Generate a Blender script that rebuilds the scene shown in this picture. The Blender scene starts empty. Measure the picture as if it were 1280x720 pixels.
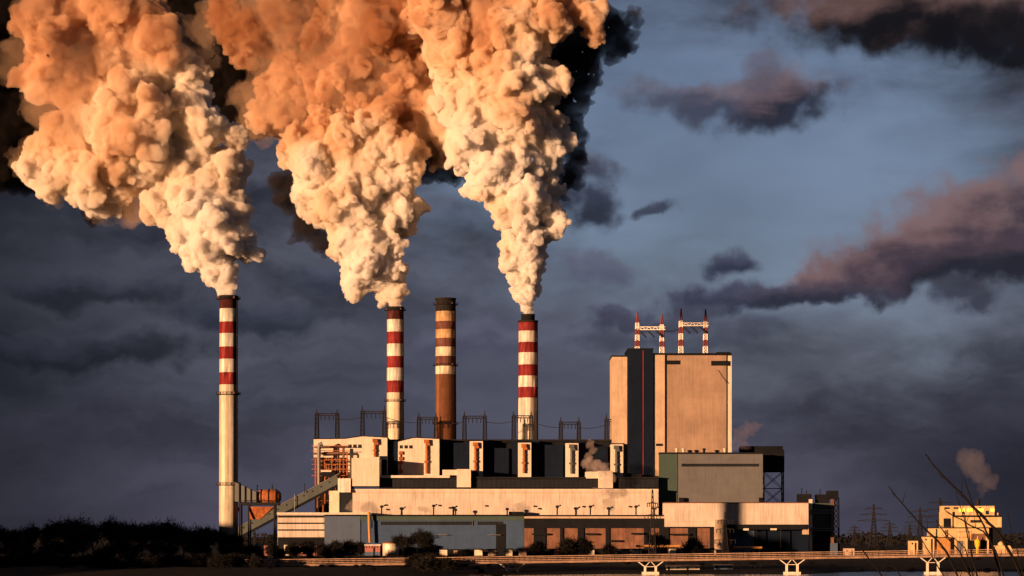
import bpy, bmesh, math, random
import numpy as np
from mathutils import Vector, Matrix, noise

scene = bpy.context.scene
R = math.radians
# ------------------------------------------------------------------ camera
CAM_Z = 12.0
EXPOSURE = 0.95
F = 3200.0                     # focal length in pixels of a 1280 px wide picture
cam_d = bpy.data.cameras.new('camera')
cam_d.sensor_width = 36.0
cam_d.lens = 36.0 * F / 1280.0
cam_d.shift_y = (670 - 360) / 1280.0
cam_d.clip_start = 1.0
cam_d.clip_end = 60000.0
cam = bpy.data.objects.new('camera', cam_d)
cam.location = (0, 0, CAM_Z)
cam.rotation_euler = (R(90), 0, 0)
scene.collection.objects.link(cam)
scene.camera = cam

SUN_AZ = R(45)                 # the sun stands to the left of the camera and behind it
SUN_EL = R(3.6)
sun_vec = Vector((-math.sin(SUN_AZ) * math.cos(SUN_EL), -math.cos(SUN_AZ) * math.cos(SUN_EL), math.sin(SUN_EL)))

# ------------------------------------------------------------------ sky
world = bpy.data.worlds.new('World')
scene.world = world
world.use_nodes = True
wt = world.node_tree
wt.nodes.clear()
WN, WL = wt.nodes.new, wt.links.new
w_out = WN('ShaderNodeOutputWorld')
w_bg = WN('ShaderNodeBackground')
w_bg.inputs['Strength'].default_value = 0.05
WL(w_bg.outputs[0], w_out.inputs[0])
sky = WN('ShaderNodeTexSky')
sky.sky_type = 'NISHITA'
sky.sun_disc = False
sky.sun_elevation = SUN_EL
sky.sun_rotation = math.atan2(sun_vec.x, sun_vec.y)
sky.dust_density = 1.0


# storm clouds over the clear sky: everything is a function of the view direction (azimuth, elevation)
def vmath(op, a, b=None, s=None):
    n = WN('ShaderNodeVectorMath'); n.operation = op
    for i, x in enumerate((a, b)):
        if x is None: continue
        if hasattr(x, 'is_output'): WL(x, n.inputs[i])
        else: n.inputs[i].default_value = x
    if s is not None: n.inputs['Scale'].default_value = s
    return n.outputs['Value'] if op in ('LENGTH', 'DOT_PRODUCT') else n.outputs[0]


def fmath(op, a, b=None, c=None, clamp=False):
    n = WN('ShaderNodeMath'); n.operation = op; n.use_clamp = clamp
    for i, x in enumerate((a, b, c)):
        if x is None: continue
        if hasattr(x, 'is_output'): WL(x, n.inputs[i])
        else: n.inputs[i].default_value = x
    return n.outputs[0]


def remap(x, a, b, lo=0.0, hi=1.0, smooth=True):
    n = WN('ShaderNodeMapRange')
    n.interpolation_type = 'SMOOTHSTEP' if smooth else 'LINEAR'
    WL(x, n.inputs[0])
    for i, v in enumerate((a, b, lo, hi)): n.inputs[i + 1].default_value = v
    return n.outputs[0]


def cmix(f, a, b, op='MIX'):
    n = WN('ShaderNodeMix'); n.data_type = 'RGBA'; n.blend_type = op
    if hasattr(f, 'is_output'): WL(f, n.inputs[0])
    else: n.inputs[0].default_value = f
    for i, x in ((6, a), (7, b)):
        if hasattr(x, 'is_output'): WL(x, n.inputs[i])
        else: n.inputs[i].default_value = (*x, 1)
    return n.outputs[2]


def wnoise(vec, scale, detail=6, rough=0.55, dist=0.0):
    n = WN('ShaderNodeTexNoise'); WL(vec, n.inputs['Vector'])
    n.inputs['Scale'].default_value = scale; n.inputs['Detail'].default_value = detail
    n.inputs['Roughness'].default_value = rough; n.inputs['Distortion'].default_value = dist
    return n


SKY_LEVEL = 0.05 * 2 ** EXPOSURE       # Background strength times exposure


def S(r, g, b):
    """an sRGB colour of the photograph's sky as a radiance for the Background"""
    f = lambda c: ((c / 255 + 0.055) / 1.055) ** 2.4 if c > 10 else c / 255 / 12.92
    return tuple(f(c) / SKY_LEVEL for c in (r, g, b))


tc = WN('ShaderNodeTexCoord')
sep = WN('ShaderNodeSeparateXYZ'); WL(tc.outputs['Generated'], sep.inputs[0])
azim = fmath('ARCTAN2', sep.outputs[0], sep.outputs[1])
elev = fmath('ARCSINE', sep.outputs[2])
# sky coordinates: 1 unit = 1/32 rad, x to the right of north, y up from the horizon
sx, sy = fmath('MULTIPLY', azim, 32.0), fmath('MULTIPLY', elev, 32.0)
cmb = WN('ShaderNodeCombineXYZ'); WL(sx, cmb.inputs[0]); WL(sy, cmb.inputs[1])
q0 = cmb.outputs[0]
nz = wnoise(q0, 0.9, 7, 0.58)
warp = vmath('SCALE', vmath('SUBTRACT', nz.outputs['Color'], (0.5, 0.5, 0.5)), s=0.9)
q = vmath('ADD', q0, warp)
fine = wnoise(q0, 3.2, 4, 0.5).outputs[0]
soft = wnoise(q0, 1.5, 3, 0.5).outputs[0]
mid = wnoise(vmath('MULTIPLY', q0, (0.55, 1.25, 1)), 1.25, 7, 0.56, 0.3).outputs[0]
streak = wnoise(vmath('MULTIPLY', q, (0.30, 1.15, 1)), 0.95, 6, 0.55).outputs[0]


soft2 = wnoise(vmath('MULTIPLY', q0, (0.4, 0.9, 1)), 0.8, 3, 0.5, 0.2).outputs[0]


def uv(u, v): return ((u - 640) / 100, (670 - v) / 100)


def blob(u, v, ru, rv, rot=0.0, src=None):
    """1 at the middle of an ellipse, 0 at its rim, negative outside"""
    c = uv(u, v)
    d = vmath('SUBTRACT', src or q, (c[0], c[1], 0))
    n = WN('ShaderNodeVectorRotate'); n.rotation_type = 'Z_AXIS'; WL(d, n.inputs['Vector'])
    n.inputs['Angle'].default_value = -R(rot)
    d = vmath('MULTIPLY', n.outputs[0], (100 / ru, 100 / rv, 0))
    return fmath('SUBTRACT', 1.0, vmath('LENGTH', d)), d


# overcast: purple grey, darker to the left, with layered streaks
storm = cmix(remap(streak, 0.30, 0.68), S(44, 47, 57), S(83, 85, 99))
low = remap(sy, 0.0, 2.6)
storm = cmix(fmath('MULTIPLY', fmath('SUBTRACT', 1.0, low), 0.55), storm, S(74, 68, 86))
left = remap(fmath('ADD', sx, fmath('MULTIPLY', mid, 1.2)), -6.2, -2.6)
storm = cmix(left, cmix(0.72, storm, S(24, 27, 35)), storm)
right = remap(sx, 3.6, 6.4)
rlow = fmath('MULTIPLY', right, fmath('SUBTRACT', 1.0, remap(sy, 0.6, 3.2)))
storm = cmix(fmath('MULTIPLY', rlow, 0.8), storm, S(25, 28, 37))
mid_low, _ = blob(690, 470, 430, 200, 0)
storm = cmix(remap(fmath('ADD', mid_low, fmath('MULTIPLY', fmath('SUBTRACT', soft2, 0.5), 0.6)), 0.0, 0.8, 0.0, 0.6), storm, S(86, 87, 104))
# the clear gap
gap, _ = blob(930, 215, 560, 330, -8)
gap = remap(fmath('ADD', gap, fmath('MULTIPLY', fmath('SUBTRACT', mid, 0.5), 0.9)), 0.0, 0.75)
clear = cmix(1.0, sky.outputs[0], (0.86, 0.88, 1.36), 'MULTIPLY')
clear = cmix(remap(soft2, 0.3, 0.75), cmix(0.6, clear, S(90, 110, 143)), cmix(0.7, clear, S(118, 139, 171)))
col = cmix(gap, storm, clear)

# single clouds: (u, v, ru, rv, tilt, dark, lit, opacity, lit side)
CLOUDS = [
    (1150, 30, 235, 62, -3, (25, 24, 29), (104, 80, 77), 1.0, -0.15),
    (1250, 60, 160, 48, 0, (20, 20, 25), (48, 42, 46), 0.95, 0.6),
    (930, 128, 135, 34, 4, (62, 64, 82), (112, 99, 108), 0.9, 0.1),
    (985, 140, 66, 34, 8, (40, 42, 56), (104, 88, 96), 0.95, 0.25),
    (950, 100, 34, 26, 0, (78, 76, 92), (104, 90, 100), 0.6, 0.1),
    (1200, 288, 205, 60, 20, (58, 52, 64), (124, 101, 104), 1.0, -0.2),
    (1225, 335, 190, 34, 8, (36, 36, 47), (72, 60, 70), 0.95, 0.2),
    (1045, 352, 120, 27, 14, (60, 56, 72), (122, 100, 103), 0.95, -0.1),
    (910, 334, 42, 22, 0, (46, 50, 68), (70, 72, 92), 0.95, 0.1),
    (965, 374, 150, 22, 3, (46, 50, 68), (74, 74, 94), 0.95, 0.1),
    (782, 388, 48, 14, 0, (50, 53, 70), (74, 76, 96), 0.9, 0.1),
    (740, 212, 40, 36, 0, (58, 60, 76), (86, 84, 100), 0.9, 0.1),
    (738, 262, 50, 34, 0, (40, 44, 58), (62, 66, 84), 0.95, 0.1),
    (822, 261, 26, 11, 0, (56, 61, 78), (80, 84, 104), 0.9, 0.1),
    (748, 330, 60, 20, 0, (80, 82, 102), (92, 88, 106), 0.6, 0.1),
    (820, 398, 110, 15, 2, (50, 52, 68), (70, 70, 88), 0.8, 0.1),
    (1010, 372, 110, 20, 6, (46, 47, 62), (76, 70, 84), 0.9, 0.2),
    (1120, 328, 130, 34, 16, (62, 54, 66), (112, 88, 92), 0.8, 0.0),
    (700, 240, 40, 40, 0, (44, 46, 60), (62, 64, 80), 0.85, 0.1),
    (835, 120, 75, 20, 6, (70, 72, 90), (98, 94, 108), 0.8, 0.1),
    (860, 420, 160, 22, 0, (54, 56, 72), (72, 73, 90), 0.6, 0.1),
    (1200, 372, 50, 20, 0, (48, 48, 62), (60, 58, 72), 0.8, 0.1),
    (330, 392, 120, 24, 0, (42, 45, 58), (66, 68, 84), 0.85, 0.1),
    (110, 440, 200, 26, 2, (24, 27, 35), (44, 46, 58), 0.8, 0.1),
    (420, 345, 60, 26, 0, (50, 54, 70), (78, 82, 100), 0.7, 0.1),
    (120, 365, 130, 20, 0, (26, 29, 38), (50, 53, 66), 0.7, 0.1),
    (600, 430, 90, 26, 0, (70, 70, 90), (98, 98, 118), 0.5, 0.1),
]
rag = fmath('ADD', fmath('MULTIPLY', fmath('SUBTRACT', fine, 0.5), 0.8), fmath('MULTIPLY', fmath('SUBTRACT', soft, 0.5), 0.9))
for (u, v, ru, rv, rot, dark, lit, op, side) in CLOUDS:
    m, d = blob(u, v, ru * 1.15, rv * 1.15, rot)
    m = remap(fmath('ADD', m, rag), 0.0, 0.62, 0.0, op)
    sd = WN('ShaderNodeSeparateXYZ'); WL(d, sd.inputs[0])
    lt = remap(fmath('ADD', sd.outputs[1], fmath('MULTIPLY', fmath('SUBTRACT', mid, 0.5), 2.6)), side - 0.45, side + 0.55)
    col = cmix(m, col, cmix(lt, S(*dark), S(*lit)))
# away from the gap the cover is closed and even
WL(col, w_bg.inputs[0])

# ------------------------------------------------------------------ sun
sun_d = bpy.data.lights.new('sun', 'SUN')
sun_d.energy = 5.0
sun_d.angle = R(0.7)
sun_d.color = (1.0, 0.545, 0.285)
sun = bpy.data.objects.new('sun', sun_d)
sun.rotation_euler = sun_vec.to_track_quat('Z', 'Y').to_euler()
scene.collection.objects.link(sun)

vs = scene.view_settings
vs.view_transform = 'Standard'
vs.look = 'None'
vs.gamma = 1.0
vs.exposure = EXPOSURE
vs.use_curve_mapping = False
cy = scene.cycles
cy.use_denoising = True
cy.max_bounces = 24
cy.diffuse_bounces = 3
cy.glossy_bounces = 3
cy.volume_bounces = 9
cy.transparent_max_bounces = 24


def P(u, v, Y):
    """world point that the photograph's pixel (u, v) shows at depth Y"""
    return Vector(((u - 640) * Y / F, Y, CAM_Z + (670 - v) * Y / F))

# ------------------------------------------------------------------ helpers
COL = scene.collection


def tag(o, label=None, cat=None, group=None, kind=None):
    if label: o['label'] = label
    if cat: o['category'] = cat
    if group: o['group'] = group
    if kind: o['kind'] = kind
    return o


def thing(name, label, cat, loc=(0, 0, 0), group=None):
    o = bpy.data.objects.new(name, None)
    o.location = loc
    o.empty_display_size = 2
    COL.objects.link(o)
    return tag(o, label, cat, group)


def copy_tree(o, parent=None):
    c = o.copy(); COL.objects.link(c); c.parent = parent
    for ch in o.children: copy_tree(ch, c)
    return c


class MB:
    """collects boxes, beams and tubes and links them as one mesh object"""
    def __init__(self): self.v, self.f, self.m, self.s = [], [], [], []

    def add(self, vs_, fs, m=0, smooth=False):
        b = len(self.v); self.v += [tuple(x) for x in vs_]
        for f in fs:
            self.f.append([b + i for i in f]); self.m.append(m); self.s.append(smooth)
        return self

    def hexa(self, c, m=0):
        return self.add(c, [(0, 3, 2, 1), (4, 5, 6, 7), (0, 1, 5, 4), (1, 2, 6, 5), (2, 3, 7, 6), (3, 0, 4, 7)], m)

    def box(self, x0, x1, y0, y1, z0, z1, m=0):
        return self.hexa([(x0, y0, z0), (x1, y0, z0), (x1, y1, z0), (x0, y1, z0), (x0, y0, z1), (x1, y0, z1), (x1, y1, z1), (x0, y1, z1)], m)

    def beam(self, p, q, w, h=None, m=0):
        p, q = Vector(p), Vector(q); h = h or w
        d = (q - p).normalized()
        a = d.cross(Vector((0, 0, 1)))
        if a.length < 1e-3: a = Vector((1, 0, 0))
        a.normalize(); b = d.cross(a)
        c = [(-w / 2, -h / 2), (w / 2, -h / 2), (w / 2, h / 2), (-w / 2, h / 2)]
        return self.hexa([p + a * x + b * y for x, y in c] + [q + a * x + b * y for x, y in c], m)

    def tube(self, pts, r, n=8, m=0, cap=True):
        pts = [Vector(p) for p in pts]
        rs = r if isinstance(r, (list, tuple)) else [r] * len(pts)
        rings = []
        for i, p in enumerate(pts):
            d = (pts[min(i + 1, len(pts) - 1)] - pts[max(i - 1, 0)]).normalized()
            a = d.cross(Vector((0.3, 1, 0.2))).normalized(); b = d.cross(a)
            rings.append([p + (a * math.cos(2 * math.pi * j / n) + b * math.sin(2 * math.pi * j / n)) * rs[i] for j in range(n)])
        vs_ = [v for rg in rings for v in rg]
        fs = [(i * n + j, i * n + (j + 1) % n, (i + 1) * n + (j + 1) % n, (i + 1) * n + j) for i in range(len(pts) - 1) for j in range(n)]
        self.add(vs_, fs, m, True)
        if cap:
            self.add(rings[0], [tuple(range(n))[::-1]], m); self.add(rings[-1], [tuple(range(n))], m)
        return self

    def lathe(self, cx, cy_, prof, n=32, m=None, cap=True):
        """prof: (radius, z, material of the band above)"""
        vs_, n_ = [], len(prof)
        for r, z, _ in prof:
            vs_ += [(cx + r * math.cos(2 * math.pi * j / n), cy_ + r * math.sin(2 * math.pi * j / n), z) for j in range(n)]
        b = len(self.v); self.v += vs_
        for i in range(n_ - 1):
            flat = abs(prof[i][1] - prof[i + 1][1]) < 1e-4
            for j in range(n):
                self.f.append([b + i * n + j, b + i * n + (j + 1) % n, b + (i + 1) * n + (j + 1) % n, b + (i + 1) * n + j])
                self.m.append(prof[i][2] if m is None else m); self.s.append(not flat)
        if cap:
            self.f.append([b + (n_ - 1) * n + j for j in range(n)]); self.m.append(prof[-1][2] if m is None else m); self.s.append(False)
            self.f.append([b + j for j in range(n)][::-1]); self.m.append(prof[0][2] if m is None else m); self.s.append(False)
        return self

    def prism(self, poly, y0, y1, m=0):
        """poly in (x, z), counter-clockwise seen from the front"""
        n = len(poly)
        vs_ = [(x, y0, z) for x, z in poly] + [(x, y1, z) for x, z in poly]
        fs = [tuple(range(n)), tuple(range(2 * n - 1, n - 1, -1))] + [(i, i + n, (i + 1) % n + n, (i + 1) % n) for i in range(n)]
        return self.add(vs_, fs, m)

    def build(self, name, mats, parent=None, bevel=0.0):
        me = bpy.data.meshes.new(name)
        me.from_pydata(self.v, [], self.f)
        for mt in (mats if isinstance(mats, (list, tuple)) else [mats]): me.materials.append(mt)
        me.polygons.foreach_set('material_index', self.m)
        me.polygons.foreach_set('use_smooth', self.s)
        bm = bmesh.new(); bm.from_mesh(me); bmesh.ops.recalc_face_normals(bm, faces=bm.faces); bm.to_mesh(me); bm.free()
        me.update()
        o = bpy.data.objects.new(name, me)
        COL.objects.link(o)
        if parent is not None:
            o.parent = parent
            if parent.parent is None: o.matrix_parent_inverse = Matrix.Translation(-parent.location)
        return o


def X(u, Y): return (u - 640) * Y / F
def Z(v, Y): return CAM_Z + (670 - v) * Y / F


def pbox(mb, u0, u1, v0, v1, Y, d, m=0):
    """a box whose front face at depth Y spans the given stretch of the facade; v1 None stands on the ground"""
    return mb.box(X(u0, Y), X(u1, Y), Y, Y + d, 0.0 if v1 is None else Z(v1, Y), Z(v0, Y), m)


def part(name, mat, parent, *boxes):
    mb = MB()
    for b in boxes: pbox(mb, *b)
    return mb.build(name, mat, parent)


# ------------------------------------------------------------------ materials
def mat_new(name):
    m = bpy.data.materials.new(name); m.use_nodes = True
    nt = m.node_tree; nt.nodes.clear()
    o = nt.nodes.new('ShaderNodeOutputMaterial'); p = nt.nodes.new('ShaderNodeBsdfPrincipled')
    nt.links.new(p.outputs[0], o.inputs[0])
    return m, nt, p


def paint(name, col, var=0.18, streak=0.25, rough=0.75, metal=0.0, panel=None, scale=0.12, rust=None, bump=0.15, spec=0.3):
    """weathered paint or concrete: cloudy dirt, downward streaks, optional panel joints (w, h in metres)"""
    m, nt, p = mat_new(name)
    N, L = nt.nodes.new, nt.links.new
    g = N('ShaderNodeNewGeometry')
    def nz(vec, sc, det=5, ro=0.6):
        n = N('ShaderNodeTexNoise'); L(vec, n.inputs['Vector']); n.inputs['Scale'].default_value = sc
        n.inputs['Detail'].default_value = det; n.inputs['Roughness'].default_value = ro
        return n.outputs[0]
    def mp(x, a, b, lo, hi):
        n = N('ShaderNodeMapRange'); L(x, n.inputs[0])
        for i, v in enumerate((a, b, lo, hi)): n.inputs[i + 1].default_value = v
        return n.outputs[0]
    def mul(a, b):
        n = N('ShaderNodeMath'); n.operation = 'MULTIPLY'; L(a, n.inputs[0]); L(b, n.inputs[1]); return n.outputs[0]
    sc = N('ShaderNodeVectorMath'); sc.operation = 'MULTIPLY'; L(g.outputs['Position'], sc.inputs[0]); sc.inputs[1].default_value = (1, 1, 0.07)
    cloud = nz(g.outputs['Position'], scale)
    run = nz(sc.outputs[0], 0.9, 4)
    f = mul(mp(cloud, 0.3, 0.7, 1 - var, 1 + var * 0.5), mp(run, 0.42, 0.72, 1.0, 1 - streak))
    if panel:
        b = N('ShaderNodeTexBrick'); b.offset = 0.0
        sw = N('ShaderNodeSeparateXYZ'); L(g.outputs['Position'], sw.inputs[0])
        cb = N('ShaderNodeCombineXYZ'); L(sw.outputs[0], cb.inputs[0]); L(sw.outputs[2], cb.inputs[1]); L(cb.outputs[0], b.inputs['Vector'])
        b.inputs['Scale'].default_value = 1.0
        b.inputs['Brick Width'].default_value = panel[0]; b.inputs['Row Height'].default_value = panel[1]
        b.inputs['Mortar Size'].default_value = 0.10; b.inputs['Mortar Smooth'].default_value = 0.4
        b.inputs['Color1'].default_value = (1, 1, 1, 1); b.inputs['Color2'].default_value = (0.95, 0.95, 0.95, 1); b.inputs['Mortar'].default_value = (0.89, 0.89, 0.89, 1)
        f = mul(f, b.outputs['Color'])
    sv = N('ShaderNodeVectorMath'); sv.operation = 'SCALE'; sv.inputs[0].default_value = col; L(f, sv.inputs['Scale'])
    out = sv.outputs[0]
    if rust:
        mx = N('ShaderNodeMix'); mx.data_type = 'RGBA'
        L(mp(nz(sc.outputs[0], 0.45, 6, 0.65), 0.52, 0.66, 0, 0.85), mx.inputs[0]); L(out, mx.inputs[6]); mx.inputs[7].default_value = (*rust, 1)
        out = mx.outputs[2]
    L(out, p.inputs['Base Color'])
    p.inputs['Roughness'].default_value = rough
    p.inputs['Metallic'].default_value = metal
    p.inputs['Specular IOR Level'].default_value = spec
    if bump:
        bp = N('ShaderNodeBump'); bp.inputs['Strength'].default_value = bump; bp.inputs['Distance'].default_value = 0.3
        L(nz(g.outputs['Position'], 0.8, 6), bp.inputs['Height']); L(bp.outputs[0], p.inputs['Normal'])
    return m


M = {}
M['cream'] = paint('cream_cladding', (0.57, 0.49, 0.41), 0.14, 0.34, panel=(6, 3))
M['cream_plain'] = paint('cream_render', (0.60, 0.53, 0.43), 0.12, 0.22)
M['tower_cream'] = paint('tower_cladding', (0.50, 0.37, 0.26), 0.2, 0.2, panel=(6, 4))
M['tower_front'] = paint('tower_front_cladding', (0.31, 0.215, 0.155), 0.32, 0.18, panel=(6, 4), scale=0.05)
M['white'] = paint('white_paint', (0.70, 0.65, 0.56), 0.18, 0.42, scale=0.3)
M['concrete'] = paint('pale_concrete', (0.66, 0.58, 0.44), 0.14, 0.30, scale=0.2)
M['red'] = paint('red_band_paint', (0.22, 0.020, 0.019), 0.25, 0.4, scale=0.3)
M['dull_red'] = paint('faded_red_paint', (0.13, 0.05, 0.035), 0.2, 0.3, scale=0.3)
M['pale_orange'] = paint('grimy_white_paint', (0.52, 0.33, 0.17), 0.35, 0.4, scale=0.35)
M['brick'] = paint('chimney_brick', (0.19, 0.078, 0.038), 0.22, 0.3, scale=0.25)
M['soot'] = paint('soot_black', (0.022, 0.02, 0.02), 0.2, 0.2, spec=0.06)
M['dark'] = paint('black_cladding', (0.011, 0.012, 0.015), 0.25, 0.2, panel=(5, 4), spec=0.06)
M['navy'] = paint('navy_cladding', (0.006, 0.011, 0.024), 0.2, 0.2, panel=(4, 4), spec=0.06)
M['glass'] = paint('dark_glass', (0.016, 0.018, 0.022), 0.3, 0.0, rough=0.4, bump=0.0, spec=0.15)
M['blue'] = paint('blue_grey_cladding', (0.034, 0.068, 0.140), 0.14, 0.15, panel=(5, 2.5))
M['blue_pale'] = paint('pale_blue_grey_cladding', (0.068, 0.100, 0.160), 0.12, 0.12, panel=(5, 2.5))
M['green'] = paint('grey_green_cladding', (0.042, 0.072, 0.062), 0.12, 0.12, panel=(4, 3))
M['grey'] = paint('warm_grey_cladding', (0.115, 0.118, 0.122), 0.16, 0.14, panel=(4, 3))
M['steel'] = paint('dark_steel', (0.018, 0.018, 0.021), 0.2, 0.2, rough=0.6, spec=0.06)
M['galv'] = paint('galvanised_steel', (0.16, 0.16, 0.165), 0.2, 0.2, rough=0.5, metal=0.3)
M['duct'] = paint('grey_duct_steel', (0.075, 0.085, 0.085), 0.2, 0.2, rough=0.55)
M['gallery'] = paint('conveyor_sheeting', (0.070, 0.085, 0.080), 0.2, 0.25)
M['orange'] = paint('rust_orange_paint', (0.38, 0.115, 0.032), 0.35, 0.4, scale=0.4, rust=(0.16, 0.05, 0.02))
M['pipe'] = paint('ochre_pipe_paint', (0.50, 0.24, 0.07), 0.2, 0.3, scale=0.4)
M['brown'] = paint('brown_brick_wall', (0.20, 0.095, 0.058), 0.35, 0.4, scale=0.2, panel=(8, 2))
M['silver'] = paint('bright_tank_steel', (0.70, 0.60, 0.45), 0.1, 0.25, rough=0.5, metal=0.25)
M['yellow'] = paint('yellow_tank_paint', (0.78, 0.48, 0.03), 0.15, 0.2, scale=0.5)
M['rail'] = paint('weathered_rail_steel', (0.44, 0.28, 0.19), 0.45, 0.4, scale=0.25)
M['deck'] = paint('bridge_deck_concrete', (0.10, 0.065, 0.05), 0.3, 0.35, scale=0.4)
M['pier'] = paint('white_pier_concrete', (0.70, 0.62, 0.50), 0.12, 0.3, scale=0.5)
M['bark'] = paint('dark_bark', (0.009, 0.0075, 0.007), 0.3, 0.0, bump=0, spec=0.06)
M['twig'] = paint('bare_twigs', (0.012, 0.011, 0.010), 0.3, 0.0, bump=0, spec=0.06)
M['wire'] = paint('black_cable', (0.02, 0.02, 0.022), 0.1, 0.0, bump=0, spec=0.06)
M['pink'] = paint('pink_wall_paint', (0.34, 0.13, 0.11), 0.2, 0.2, scale=0.5)
M['red_steel'] = paint('red_lattice_paint', (0.19, 0.035, 0.028), 0.15, 0.2)
M['white_steel'] = paint('white_lattice_paint', (0.75, 0.70, 0.62), 0.1, 0.2)
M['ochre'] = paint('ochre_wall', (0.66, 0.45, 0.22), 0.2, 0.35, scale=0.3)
M['sooty_red'] = paint('sooty_red_paint', (0.075, 0.016, 0.014), 0.3, 0.4, scale=0.35)

# ------------------------------------------------------------------ the ground and the water
def smooth(a, b, x):
    t = min(1, max(0, (x - a) / (b - a))); return t * t * (3 - 2 * t)


def ground_z(x, y):
    n = noise.noise(Vector((x / 60, y / 60, 0.3))) * 0.5 + noise.noise(Vector((x / 17, y / 17, 4.1))) * 0.22
    far = smooth(0, 1, (y - (972 + 66 * smooth(112, 150, x) - 110 * smooth(-60, 100, -x) + 14 * noise.noise(Vector((x / 45, 0, 2))))) / 110)
    z = -4.2 + 4.2 * far
    near = 1 - smooth(70, 210, y + abs(x) * 0.1)
    z = max(z, -4.2 + 13.6 * near)
    # unseen ridge added left of the view to shade the trees and bridge
    z += 38 * math.exp(-((x + 352 + 0.10 * (y - 950)) / 44) ** 2) * smooth(700, 830, y) * (1 - smooth(1130, 1260, y))
    flat = smooth(1195, 1260, y) * (1 - smooth(2300, 3500, y))
    z += n * (1 - flat) * (0.4 + 0.6 * min(1, far + near))
    if y > 2400: z += 3 * smooth(2400, 9000, y) * noise.noise(Vector((x / 900, y / 900, 7)))
    return z


def axis(segs):
    out = []
    for a, b, st in segs:
        n = max(1, round((b - a) / st)); out += [a + (b - a) * i / n for i in range(n)]
    return out + [segs[-1][1]]


gx = axis([(-14000, -3000, 1000), (-3000, -700, 150), (-700, 700, 11), (700, 3000, 150), (3000, 14000, 1000)])
gy = axis([(-400, 0, 100), (0, 260, 14), (260, 780, 40), (780, 1300, 9), (1300, 2400, 60), (2400, 30000, 900)])
vs_ = [(x, y, ground_z(x, y)) for y in gy for x in gx]
W_ = len(gx)
fs_ = [(j * W_ + i, j * W_ + i + 1, (j + 1) * W_ + i + 1, (j + 1) * W_ + i) for j in range(len(gy) - 1) for i in range(W_ - 1)]
soil, nt, p = mat_new('winter_ground')
n1 = nt.nodes.new('ShaderNodeTexNoise'); n1.inputs['Scale'].default_value = 0.35; n1.inputs['Detail'].default_value = 8
g_ = nt.nodes.new('ShaderNodeNewGeometry'); nt.links.new(g_.outputs['Position'], n1.inputs['Vector'])
rp = nt.nodes.new('ShaderNodeValToRGB'); nt.links.new(n1.outputs[0], rp.inputs[0])
rp.color_ramp.elements[0].position = 0.35; rp.color_ramp.elements[0].color = (0.006, 0.006, 0.006, 1)
rp.color_ramp.elements[1].position = 0.7; rp.color_ramp.elements[1].color = (0.020, 0.015, 0.012, 1)
nt.links.new(rp.outputs[0], p.inputs['Base Color']); p.inputs['Roughness'].default_value = 0.95
p.inputs['Specular IOR Level'].default_value = 0.1
me = bpy.data.meshes.new('ground'); me.from_pydata(vs_, [], fs_); me.materials.append(soil)
me.polygons.foreach_set('use_smooth', [True] * len(me.polygons))
o = bpy.data.objects.new('ground', me); COL.objects.link(o); o['kind'] = 'structure'

wm, nt, p = mat_new('lake_water')
p.inputs['Base Color'].default_value = (0.012, 0.015, 0.018, 1)
p.inputs['Roughness'].default_value = 0.12
n1 = nt.nodes.new('ShaderNodeTexNoise'); n1.inputs['Scale'].default_value = 0.5; n1.inputs['Detail'].default_value = 4
g_ = nt.nodes.new('ShaderNodeNewGeometry'); nt.links.new(g_.outputs['Position'], n1.inputs['Vector'])
bp = nt.nodes.new('ShaderNodeBump'); bp.inputs['Strength'].default_value = 0.25; bp.inputs['Distance'].default_value = 0.4
nt.links.new(n1.outputs[0], bp.inputs['Height']); nt.links.new(bp.outputs[0], p.inputs['Normal'])
me = bpy.data.meshes.new('lake_water')
me.from_pydata([(-2500, 60, -3), (2500, 60, -3), (2500, 1190, -3), (-2500, 1190, -3)], [], [(0, 1, 2, 3)])
me.materials.append(wm)
o = bpy.data.objects.new('lake_water', me); COL.objects.link(o); o['kind'] = 'structure'

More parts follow.
